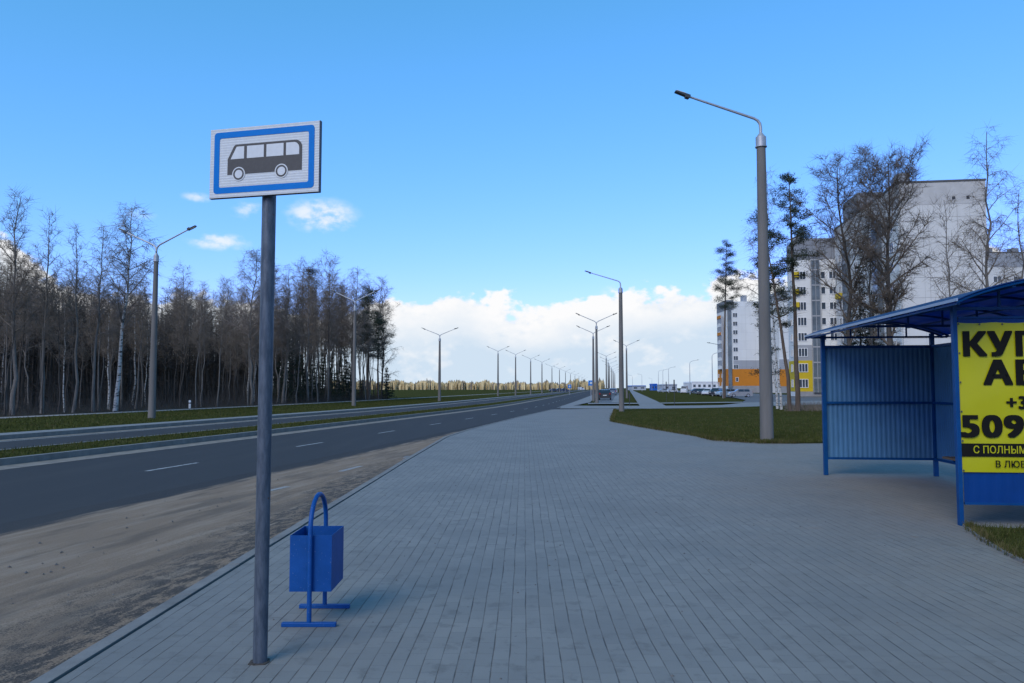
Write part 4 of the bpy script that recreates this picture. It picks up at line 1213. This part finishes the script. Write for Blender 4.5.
def bare_tree(seed, H, r0, cs, spread, kind, nb=26, dens=1.0, lean=(0, 0)):
    """returns (trunk MB, crown MB); kind: 'ash' upright, 'birch' drooping, 'round' broad"""
    r_ = random.Random(seed); T = MB(); Cw = MB()
    pts = []; sg_ = 12; wx = wy = 0.0
    for i in range(sg_ + 1):
        t = i / sg_; pts.append(Vector((wx + lean[0] * t * H, wy + lean[1] * t * H, H * t - (0.15 if i == 0 else 0))))
        wx += r_.gauss(0, H * .006); wy += r_.gauss(0, H * .006)
    T.tube(pts, [r0 * (1.18 if i == 0 else (1 - .93 * (i / sg_) ** .85)) + .006 for i in range(sg_ + 1)], 8, cap=False)
    def tp(t):
        f = t * sg_; i = min(sg_ - 1, int(f)); return pts[i].lerp(pts[i + 1], f - i)
    for b in range(nb):
        t = cs + (0.985 - cs) * ((b + r_.random()) / nb) ** 0.9
        az_ = b * 2.4 + r_.uniform(-.5, .5)
        shape = math.sin(PI * min(1, (1 - (t - cs) / (1 - cs)) * .82 + .12)) if kind == 'round' else (1 - (t - cs) / (1 - cs)) ** .6 * .9 + .12
        L = spread * H * shape * r_.uniform(.7, 1.15)
        tilt = rad(r_.uniform(28, 52) if kind == 'ash' else r_.uniform(32, 60) if kind == 'birch' else r_.uniform(30, 62))
        d = Vector((math.cos(az_) * math.sin(tilt), math.sin(az_) * math.sin(tilt), math.cos(tilt)))
        rb = max(.009, r0 * (1 - t) * .52 + .008)
        up = {'ash': .10, 'birch': -.02, 'round': .08}[kind]
        bp = limb(Cw, tp(t), d, L, rb, 5, r_, up, .11, 5)
        n2 = max(4, int(11 * dens * min(1.4, L / 1.3)))
        for s in range(n2):
            f = r_.uniform(.18, 1.0) * 5; i = min(4, int(f)); q = bp[i].lerp(bp[i + 1], f - i)
            dd = (bp[i + 1] - bp[i]).normalized(); side = Vector((r_.gauss(0, 1), r_.gauss(0, 1), r_.gauss(0, .7)))
            dd = (dd * .75 + side.normalized() * .8).normalized()
            L2 = L * r_.uniform(.2, .45) * (1.1 - .1 * f)
            L2 = max(.35, L2)
            u2 = {'ash': .06, 'birch': -.13, 'round': .04}[kind]
            sp = limb(Cw, q, dd, L2, max(.006, rb * .35), 3, r_, u2, .2, 3)
            for tw in range(max(4, int(9 * dens * min(1.5, L2)) + 2)):
                g = r_.uniform(.1, 1.0) * 3; k = min(2, int(g)); q2 = sp[k].lerp(sp[k + 1], g - k)
                dz_ = -.9 if kind == 'birch' else .35
                d3 = Vector((r_.gauss(0, 1), r_.gauss(0, 1), r_.gauss(dz_ * .6, .7))).normalized() + (sp[k + 1] - sp[k]).normalized() * .7
                Cw.twig(q2, q2 + d3.normalized() * r_.uniform(.3, .8) * (1.3 if kind == 'birch' else 1), .0085)
    return T, Cw
def needles(mb, c, r, n, r_, ln=.22, w_=.02, flat_=.55):
    c = Vector(c)
    for i in range(n):
        d = Vector((r_.gauss(0, 1), r_.gauss(0, 1), r_.gauss(0, flat_)))
        q = c + d * (r * .42); e = Vector((r_.gauss(0, 1), r_.gauss(0, 1), r_.gauss(.35, .7))).normalized() * r_.uniform(ln * .6, ln * 1.3)
        s = e.cross(Vector((r_.gauss(0, 1), r_.gauss(0, 1), r_.gauss(0, 1)))).normalized() * w_
        k = len(mb.v); mb.v += [tuple(q - s), tuple(q + s), tuple(q + e)]; mb.face(k, k + 1, k + 2)
def pine_tree(seed, H, r0, cs, spread, nb=24, bend=(0, 0), clump=1.0):
    r_ = random.Random(seed); T = MB(); B_ = MB(); F = MB(); sg_ = 12
    pts = [Vector((bend[0] * H * (i / sg_) ** 1.4 + r_.gauss(0, .02 * (i > 0)), bend[1] * H * (i / sg_), H * i / sg_ - (.15 if i == 0 else 0))) for i in range(sg_ + 1)]
    T.tube(pts, [r0 * (1 - .88 * i / sg_) for i in range(sg_ + 1)], 8, cap=False)
    def tp(t):
        f = t * sg_; i = min(sg_ - 1, int(f)); return pts[i].lerp(pts[i + 1], f - i)
    for b in range(nb):
        t = cs + (0.99 - cs) * (b + r_.random()) / nb; az_ = b * 2.4 + r_.uniform(-.6, .6)
        u = (t - cs) / (1 - cs); L = spread * H * (math.sin(PI * (.22 + .73 * u)) * .9 + .12) * r_.uniform(.45, 1.2)
        d = Vector((math.cos(az_), math.sin(az_), r_.uniform(-.05, .4)))
        bp = limb(B_, tp(t), d, L, .035 + .03 * (1 - u), 4, r_, .03, .1, 4)
        for s in range(max(2, int(3.4 * L))):
            f = r_.uniform(.35, 1.0) * 4; i = min(3, int(f)); q = bp[i].lerp(bp[i + 1], f - i)
            side = Vector((r_.gauss(0, .5), r_.gauss(0, .5), r_.gauss(.15, .2))) * L * .35
            B_.twig(q, q + side, .012)
            needles(F, q + side, .5 * clump * r_.uniform(.7, 1.3), int(75 * clump), r_)
    for s in range(6): needles(F, pts[-1] + Vector((r_.gauss(0, .25), r_.gauss(0, .25), -r_.random() * .8)), .35 * clump, 45, r_)
    # a few dead stubs under the crown
    for s in range(7):
        t = r_.uniform(cs * .4, cs); az_ = r_.uniform(0, 6.28); q = tp(t)
        T.twig(q, q + Vector((math.cos(az_), math.sin(az_), .1)) * r_.uniform(.4, 1.4), .018)
    return T, B_, F
def spruce_tree(seed, H, r0, cs=.06, spread=.22, dens=1.0):
    r_ = random.Random(seed); T = MB(); F = MB()
    T.tube([(0, 0, -.1), (0, 0, H * .5), (0, 0, H)], [r0, r0 * .6, .01], 7, cap=False)
    lay = int(H * 2.6)
    for l in range(lay):
        t = cs + (1 - cs) * l / lay; R = spread * H * (1 - t) ** .85 * r_.uniform(.75, 1.15) + .08; nb = int(5 + 7 * (1 - t))
        for b in range(nb):
            a = r_.uniform(0, 6.283); z = H * t + r_.uniform(-.1, .1)
            for s in range(int((4 + R * 7) * dens)):
                f = r_.uniform(.12, 1); q = Vector((math.cos(a) * R * f, math.sin(a) * R * f, z - .3 * R * f + .12 * R * f * f)) + Vector((r_.gauss(0, .1), r_.gauss(0, .1), r_.gauss(0, .05)))
                needles(F, q, .12, 3, r_, .26, .03, .6)
    return T, F
def mk_tree(name, label, cat, parts, loc, rz_=0.0, group=None, sc=1.0):
    t = empty(name, loc, rz_, label, cat, group); t.scale = (sc, sc, sc)
    for (n_, mb, m) in parts: mb.build(n_, m, t, smooth=True, sharp=180)
    return t
def at_px(px, Y, z=0.04): return (XAT(px, Y), Y, z)
def toph(py, Y, z=0.04): return ZAT(py, Y) - z

# --- trees by the lawn on the right
T_, C_ = bare_tree(11, toph(163, 44), .23, .24, .27, 'round', 42, 1.55)
mk_tree('bare_tree', 'broad dark leafless tree with thickest trunk behind the shelter roof', 'tree', [('trunk', T_, BARKD), ('crown', C_, TWIGD)], at_px(893, 44), .6)
T_, C_ = bare_tree(12, toph(166, 46.5), .18, .22, .24, 'round', 36, 1.25)
mk_tree('bare_tree', 'tall leafless tree with forked crown left of the thickest trunk, before stair column', 'tree', [('trunk', T_, BARKD), ('crown', C_, TWIGD)], at_px(850, 46.5), 2.0)
T_, C_ = bare_tree(13, toph(205, 48), .12, .25, .2, 'ash', 22, .8)
mk_tree('bare_tree', 'slender leafless tree between the two big bare trees behind the shelter', 'tree', [('trunk', T_, BARK), ('crown', C_, TWIG)], at_px(874, 48), 1.0)
T_, C_ = bare_tree(14, toph(200, 42), .07, .3, .2, 'ash', 22, .7)
mk_tree('bare_tree', 'thin young leafless tree in front of the blank gable', 'tree', [('trunk', T_, BARK), ('crown', C_, TWIG)], at_px(955, 42), 1.0)
T_, C_ = bare_tree(15, toph(245, 44), .06, .2, .3, 'round', 18, .6)
mk_tree('bare_tree', 'small spreading leafless tree low before the gable, left of tall birch', 'tree', [('trunk', T_, BARK), ('crown', C_, TWIG)], at_px(979, 44), 1.0)
T_, C_ = bare_tree(16, toph(133, 50), .16, .22, .21, 'birch', 34, .8, lean=(-.02, 0))
mk_tree('birch_tree', 'tall drooping leafless birch at the right edge beside the gable', 'tree', [('trunk', T_, BARK), ('crown', C_, TWIGB)], at_px(999, 50), 1.0)
T_, C_ = bare_tree(17, toph(190, 47), .11, .25, .18, 'birch', 26, .8)
mk_tree('birch_tree', 'shorter leafless birch cut by the right edge of the photo', 'tree', [('trunk', T_, BARK), ('crown', C_, TWIGB)], at_px(1021, 47), 1.0)
for (px, Y, pt, sd_, lb_) in ((862, 50, 262, 3, 'dark spruce between bare trunks above the shelter roof, taller of two'), (875, 49, 290, 4, 'dark spruce above the shelter roof, shorter of two')):
    a, b = spruce_tree(sd_, toph(pt, Y), .09, .12, .16, .8)
    mk_tree('spruce_tree', lb_, 'tree', [('trunk', a, BARKD), ('crown', b, SNEED)], at_px(px, Y))
def pine_at(seed, px, pxtop, pyb, pyt, r0, cs, spread, nb, label, clump=1.0):
    X, Y = P(px, pyb, 0.02); H = toph(pyt, Y, .02)
    T_, B_, F_ = pine_tree(seed, H, r0, cs, spread, nb, ((XAT(pxtop, Y) - X) / H, 0), clump)
    t = mk_tree('pine_tree', label, 'tree', [('trunk', T_, PBARK), ('branches', B_, PBARK), ('needles', F_, NEED)], (X, Y, .02))
    return t
pine_at(21, 798, 793.5, 411, 173, .19, .55, .105, 26, 'tall straight pine right of the nearest lamp, tallest of its clump')
pine_at(22, 790, 764, 411, 212, .15, .42, .12, 24, 'leaning pine with low branches just right of the nearest lamp')
pine_at(25, 772, 760, 407, 300, .12, .25, .15, 14, 'low branched pine half hidden behind the nearest lamp')
pine_at(23, 724.5, 729, 397.3, 243, .26, .55, .105, 30, 'lone tall pine beside the silver hatchback at the car park', 1.7)
for (px, pyb, pyt, sd_, kk, lb_) in ((781.5, 409.8, 205, 31, .10, 'white trunked birch left of the leaning pine behind nearest lamp'), (777.5, 409, 172, 32, .11, 'tall thin birch with crown showing on both sides of the nearest lamp')):
    X, Y = P(px, pyb, .02); T_, C_ = bare_tree(sd_, toph(pyt, Y), .095, .4, .17, 'birch', 24, .7, lean=(-.06, 0))
    mk_tree('birch_tree', lb_, 'tree', [('trunk', T_, BIRCH), ('crown', C_, TWIGB)], (X, Y, .02))
# low brush beside the trunks
br_ = MB(); rb = random.Random(5)
for i in range(900):
    X, Y = P(rb.uniform(784, 836), rb.uniform(404.6, 411.5), .02); p = Vector((X, Y, .02))
    br_.twig(p, p + Vector((rb.gauss(0, .25), rb.gauss(0, .25), rb.uniform(.15, .6))), .012)
o = br_.build('brush', TWIG); tag(o, 'low dark brush at the foot of the pines and birches', 'brush', kind='stuff')

# --- the wood across the road
GW = 'bare trees crowding the wood across the road'
LW = 'plain grey trunked leafless tree crowded in the wood across the road'
def road_d(px, d):
    """Y where the column px meets the line d metres left of the road"""
    lo, hi = 5.0, 400.0
    for _ in range(50):
        m_ = (lo + hi) / 2
        x, y = RP(m_, d)
        if x < XAT(px, y): lo = m_
        else: hi = m_
    return RP((lo + hi) / 2, d)
protos = []
for i in range(11):
    kind = ('ash', 'ash', 'birch', 'ash', 'round')[i % 5]
    Hp_ = 12.0
    T_, C_ = bare_tree(100 + i, Hp_, (.078, .066, .085, .056, .075)[i % 5], (.38, .45, .4, .5, .35)[i % 5], (.17, .14, .2, .13, .2)[i % 5], kind, 28, .8, lean=(rnd.uniform(-.04, .04), rnd.uniform(-.03, .03)))
    protos.append((T_.mesh('trunk', (BARK, BARK, BIRCH if i == 2 else BARK, BARKD, BARKD)[i % 5], True), C_.mesh('crown', TWIGB if kind == 'birch' else TWIG, True)))
def wood_tree(k, loc, H, label, group, name='bare_tree', rz_=None, wide=1.0):
    t = empty(name, loc, rnd.uniform(0, 6.28) if rz_ is None else rz_, label, 'tree', group); s = H / 12.0; t.scale = (s * wide, s * wide, s)
    for n_, me in zip(('trunk', 'crown'), protos[k]):
        o = bpy.data.objects.new(n_, me); C.objects.link(o); o.parent = t
    return t
fr_ = random.Random(3)
cnt = 0; tries = 0
def canopy(px):   # typical canopy line in the photograph, by column
    pts = ((-60, 268), (0, 272), (60, 286), (140, 297), (200, 300), (235, 312), (280, 298), (330, 292), (380, 305), (400, 330))
    for (a, ya), (b, yb) in zip(pts[:-1], pts[1:]):
        if a <= px <= b: return ya + (yb - ya) * (px - a) / (b - a)
    return 270
used = []
while cnt < 232 and tries < 6000:
    tries += 1
    d = -(21.9 + (fr_.random() ** 1.35) * 30); y = fr_.uniform(24, 118); X, Y = RP(y, d)
    px = 512 + X / Y * 760
    if px < -45 or px > 386: continue
    if px > 335 and d < -34: continue
    if any((X - a) ** 2 + (Y - b) ** 2 < 1.3 for a, b in used): continue
    used.append((X, Y))
    H = toph(canopy(px) + fr_.gauss(4, 17), Y); H = max(5.5, min(19, H))
    wood_tree(fr_.choice((0, 1, 3, 4, 5, 6, 8, 9, 10, 7) if fr_.random() < .88 or px > 270 else (2,)), (X, Y, .04), H, LW, GW); cnt += 1
# the ones that stand out
def special(px, d, pyt, label, k=None, mkind=None, name='bare_tree', seed=0, **kw):
    X, Y = road_d(px, d); H = toph(pyt, Y)
    if k is not None: return wood_tree(k, (X, Y, .04), H, label, None, name)
    kind, m1, m2, r0, cs, sp_, nb = mkind
    T_, C_ = bare_tree(seed, H, r0, cs, sp_, kind, nb, kw.get('dens', 1.0), kw.get('lean', (0, 0)))
    return mk_tree(name, label, 'tree', [('trunk', T_, m1), ('crown', C_, m2)], (X, Y, .04))
special(13, -23, 197, 'tall upright leafless tree at far left of the wood, rising above a white cloud', mkind=('ash', BARK, TWIG, .13, .35, .2, 26), seed=41)
special(43, -23.5, 216, 'upright leafless tree second from the left edge standing above the wood', mkind=('ash', BARK, TWIG, .11, .45, .16, 22), seed=42, dens=.8)
special(74, -23, 229, 'slim upright leafless tree in the gap left of the leaning white birch', mkind=('ash', BARK, TWIG, .10, .45, .14, 22), seed=43, dens=.8)
special(94, -22.6, 225, 'leafless tree with crooked crown just left of the leaning white birch', mkind=('birch', BARK, TWIGB, .10, .4, .16, 24), seed=44, dens=.8)
special(116, -22.2, 207, 'white trunked birch with broad drooping crown left of nearest double armed lamp', mkind=('birch', BIRCH, TWIGB, .15, .38, .23, 34), name='birch_tree', seed=45, lean=(.02, 0))
special(252, -23, 250, 'broad crowned birch behind the sign pole', mkind=('birch', BARK, TWIGB, .15, .35, .25, 38), name='birch_tree', seed=46, dens=.95)
special(283, -23, 268, 'leafless birch just right of the sign pole above dark spruces', mkind=('birch', BARK, TWIGB, .14, .35, .23, 34), name='birch_tree', seed=51, dens=.8)
nest_tree = special(308, -23, 265, 'tall leafless tree with a bird nest in its top', mkind=('round', BARK, TWIG, .14, .32, .23, 36), seed=47, dens=.85)
special(328, -23, 273, 'fine twigged birch between nest tree and the tall pine', mkind=('birch', BARK, TWIGB, .12, .32, .22, 34), name='birch_tree', seed=52, dens=.75)
special(352, -22.5, 266, 'tall birch rising over the pine at right end of wood', mkind=('birch', BARK, TWIGB, .15, .32, .23, 36), name='birch_tree', seed=48, dens=.8)
special(381, -22.4, 300, 'outermost leafless tree at the right end of the wood', mkind=('birch', BARKD, TWIGB, .11, .18, .24, 30), name='bare_tree', seed=49, dens=.7)
special(318, -21.6, 330, 'pale straight trunk standing in front of the spruces at edge of wood', mkind=('ash', BARK, TWIG, .09, .5, .12, 16), seed=50, dens=.5)
nx_, ny_ = nest_tree.location.x, nest_tree.location.y
ns = MB(); rn = random.Random(9); zc_ = toph(271, ny_)
for i in range(260):
    p = Vector((nx_ + rn.gauss(0, .28), ny_ + rn.gauss(0, .28), .04 + zc_ + rn.gauss(0, .17))); ns.twig(p, p + Vector((rn.gauss(0, .3), rn.gauss(0, .3), rn.gauss(0, .12))), .02)
tag(ns.build('bird_nest', BARKD), 'dark ball shaped bird nest of twigs high in a leafless tree', 'nest')
for (px, d, pt, cs, sp_, sd_, lb_) in ((368, -22.6, 287, .38, .17, 61, 'dark full crowned pine at the right end of the wood'), (378, -23.5, 312, .45, .13, 62, 'smaller pine just behind the full crowned one at end of wood')):
    X, Y = road_d(px, d); H = toph(pt, Y)
    T_, B_, F_ = pine_tree(sd_, H, .17, cs, sp_, 26, (-.01, 0), 1.4)
    mk_tree('pine_tree', lb_, 'tree', [('trunk', T_, PBARK), ('branches', B_, PBARK), ('needles', F_, NEED)], (X, Y, .04))
for (px, d, pt, sd_, lb_) in ((289, -24, 338, 71, 'tall dark spruce right of the sign pole'), (300, -25, 352, 72, 'dark spruce beside the tall one right of sign pole'), (312, -24.5, 362, 73, 'low dark spruce left of the pale straight trunk'), (331, -24, 352, 74, 'dark spruce right of the pale straight trunk'), (344, -23.5, 345, 75, 'narrow dark spruce left of the second double armed lamp'), (362, -23.5, 378, 76, 'small spruce under the pine at end of wood'), (386.5, -21.9, 366, 77, 'small solitary spruce at the very end of the wood'), (278, -26, 360, 78, 'dark spruce half behind the sign pole'), (322, -27, 350, 79, 'dark spruce behind the pale straight trunk'), (350, -27, 362, 80, 'low dark spruce behind the narrow one near second lamp')):
    X, Y = road_d(px, d); a, b = spruce_tree(sd_, toph(pt, Y), .09, .05, .30, .8)
    mk_tree('spruce_tree', lb_, 'tree', [('trunk', a, BARKD), ('crown', b, SNEED)], (X, Y, .04))
# undergrowth and the deeper wood, which nobody could count
ug = MB(); r5 = random.Random(12)
for i in range(15000):
    d = -(21.3 + r5.random() ** 1.3 * 26); y = r5.uniform(26, 116); X, Y = RP(y, d); px = 512 + X / Y * 760
    if px < -30 or px > 388: continue
    p = Vector((X, Y, .03)); h = r5.uniform(.25, .9) if r5.random() < .6 or d > -23 else r5.uniform(.8, 3.2)
    q = p + Vector((r5.gauss(0, .2) * h, r5.gauss(0, .2) * h, h)); ug.twig(p, q, .012)
    for s in range(2):
        g = p.lerp(q, r5.uniform(.4, .95)); ug.twig(g, g + Vector((r5.gauss(0, .35), r5.gauss(0, .35), r5.uniform(0, .4))) * h * .5, .008)
tag(ug.build('undergrowth', BARKD), 'dark leafless undergrowth along the floor of the wood', 'undergrowth', kind='stuff')
dw = MB()
for i in range(2600):
    d = -(34 + r5.random() * 46); y = r5.uniform(20, 118); X, Y = RP(y, d); px = 512 + X / Y * 760
    if px < -30 or px > 362 or (px > 300 and r5.random() < (px - 300) / 85): continue
    H = max(4, toph(canopy(px) + r5.gauss(26, 14), Y)); b0 = Vector((X, Y, .03)); tp_ = b0 + Vector((r5.gauss(0, .3), r5.gauss(0, .3), H))
    dw.tube([b0, b0.lerp(tp_, .5) + Vector((r5.gauss(0, .15), r5.gauss(0, .15), 0)), tp_], [r5.uniform(.08, .16), .07, .01], 4, cap=False)
    for s in range(46):
        g = b0.lerp(tp_, r5.uniform(.08, 1)); dd = Vector((r5.gauss(0, 1), r5.gauss(0, 1), r5.gauss(.5, .5))); dw.twig(g, g + dd * r5.uniform(.5, 1.2), .035)
tag(dw.build('deep_wood', mat('deep_wood_bark', (0.07, 0.063, 0.057), 1.0, 0.3, 1.0, spec=0)), 'dense dark depth of the leafless wood behind the roadside trees', 'wood', kind='stuff')
# sunlit wood on the horizon beyond the field
FARW = mat('sunlit_tint_far_wood', (0.50, 0.38, 0.19), 0.9, 0.35, 0.06, col2=(0.72, 0.57, 0.31))  # sunlight on the far wood is painted into this pale colour
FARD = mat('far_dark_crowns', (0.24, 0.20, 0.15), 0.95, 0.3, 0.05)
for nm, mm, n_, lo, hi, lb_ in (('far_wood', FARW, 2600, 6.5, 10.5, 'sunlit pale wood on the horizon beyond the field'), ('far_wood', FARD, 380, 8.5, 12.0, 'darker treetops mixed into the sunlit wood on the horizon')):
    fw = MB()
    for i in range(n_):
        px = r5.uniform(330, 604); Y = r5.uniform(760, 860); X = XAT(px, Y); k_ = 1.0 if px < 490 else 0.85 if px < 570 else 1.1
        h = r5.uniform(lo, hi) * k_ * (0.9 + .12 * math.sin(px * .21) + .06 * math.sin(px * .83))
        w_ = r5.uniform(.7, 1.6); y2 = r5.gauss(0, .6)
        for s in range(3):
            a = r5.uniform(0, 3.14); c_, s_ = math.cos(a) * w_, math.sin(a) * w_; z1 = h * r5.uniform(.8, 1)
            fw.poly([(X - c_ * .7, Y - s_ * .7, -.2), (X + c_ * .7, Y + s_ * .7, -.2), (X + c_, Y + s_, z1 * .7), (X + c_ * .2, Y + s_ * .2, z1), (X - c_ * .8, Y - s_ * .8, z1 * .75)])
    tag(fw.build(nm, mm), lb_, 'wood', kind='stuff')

# ------------------------------------------------------------------ grass blades
BLADE = mat('grass_blades', (0.03, 0.036, 0.01), 1.0, 0.3, 3, col2=(0.075, 0.082, 0.024), spec=0.0)
DRYB = mat('dry_grass_blades', (0.11, 0.09, 0.045), 1.0, 0.3, 3, spec=0.0)
def inside(p, poly):
    x, y = p; r = False; j = len(poly) - 1
    for i in range(len(poly)):
        xi, yi = poly[i]; xj, yj = poly[j]
        if (yi > y) != (yj > y) and x < (xj - xi) * (y - yi) / (yj - yi) + xi: r = not r
        j = i
    return r
def blades(name, n, pick, hmin, hmax, w_, label, dry=.05):
    mb = MB()
    for i in range(n):
        q = pick()
        if q is None: continue
        x, y, z = q; a = r5.uniform(0, 6.28); h = r5.uniform(hmin, hmax); l = r5.uniform(.1, .7) * h; b = r5.uniform(0, 6.28)
        mb.cur = 1 if r5.random() < dry else 0
        k = len(mb.v); c_, s_ = math.cos(a) * w_, math.sin(a) * w_
        mb.v += [(x - c_, y - s_, z), (x + c_, y + s_, z), (x + math.cos(b) * l, y + math.sin(b) * l, z + h)]; mb.face(k, k + 1, k + 2)
    o = mb.build(name, [BLADE, DRYB]); tag(o, label, 'grass', kind='stuff')
def pk2():
    x, y = r5.uniform(4.4, 8.5), r5.uniform(3.5, 8.8)
    return (x, y, .015) if inside((x, y), G2) else None
blades('grass', 26000, pk2, .03, .085, .004, 'short grass on the lawn patch at the near foot of the shelter')
def pk1():
    y = 21.5 + 36 * r5.random() ** 1.8; x = r5.uniform(4.5, .62 * y - 3)
    return (x, y, .018) if inside((x, y), G1) else None
blades('grass', 60000, pk1, .03, .10, .009, 'short dull grass on the lawn round the nearest lamp', .08)
def pke():
    ed = [G1[2], G1[1], G1[0]] + list(reversed(G1[12:]))
    i = r5.randrange(len(ed) - 1); t = r5.random(); a, b = ed[i], ed[i + 1]
    return (a[0] + (b[0] - a[0]) * t + r5.gauss(0, .05), a[1] + (b[1] - a[1]) * t + abs(r5.gauss(0, .12)) - .06, .01)
blades('grass', 9000, pke, .04, .13, .009, 'ragged grass overhanging the edge of the lawn', .35)
def pke2():
    ed = G2[:6]; i = r5.randrange(len(ed) - 1); t = r5.random(); a, b = ed[i], ed[i + 1]
    return (a[0] + (b[0] - a[0]) * t + r5.gauss(.02, .03), a[1] + (b[1] - a[1]) * t + r5.gauss(0, .03), .01)
blades('grass', 2600, pke2, .03, .09, .004, 'ragged grass at the kerb of the near lawn patch', .4)
def pkm():
    y = 12 + 60 * r5.random() ** 1.5; x, y2 = RP(y, r5.uniform(-2.8, -.95)); return (x, y2, .04)
blades('grass', 16000, pkm, .03, .09, .010, 'grass tufts on the narrow median between carriageways', .05)
def pkv():
    y = 18 + 90 * r5.random() ** 1.4; x, y2 = RP(y, r5.uniform(-19.4, -8.95)); return (x, y2, .035)
blades('grass', 42000, pkv, .03, .11, .016, 'grass on the wide verge before the wood', .05)
# small stones and crumbs on sand and paving
STONE = mat('pebble_grey', (0.10, 0.095, 0.09), 0.9, 0.4, 20)
st_ = MB()
for i in range(420):
    if i < 300:
        y = 5 + 18 * r5.random() ** 1.3; x = RP(y, r5.uniform(6.0, 7.6))[0] + r5.uniform(0, 3.0)
        if x > le_at(y) - .1: continue
        z = -.09
    else:
        y = r5.uniform(4.2, 16); x = r5.uniform(-2.2, 5); z = .0
    s = r5.uniform(.004, .013) * (1.5 if z < 0 else .9); n = len(st_.v)
    for (a, b, c_) in ((1, 0, 0), (0, 1, 0), (-1, 0, 0), (0, -1, 0), (0, 0, .9)): st_.v.append((x + a * s * r5.uniform(.7, 1.4), y + b * s * r5.uniform(.7, 1.4), z + c_ * s))
    for f in ((0, 1, 4), (1, 2, 4), (2, 3, 4), (3, 0, 4)): st_.face(*[n + t_ for t_ in f])
tag(st_.build('pebbles', STONE), 'tiny scattered pebbles on the sandy shoulder and paving', 'pebbles', kind='stuff')
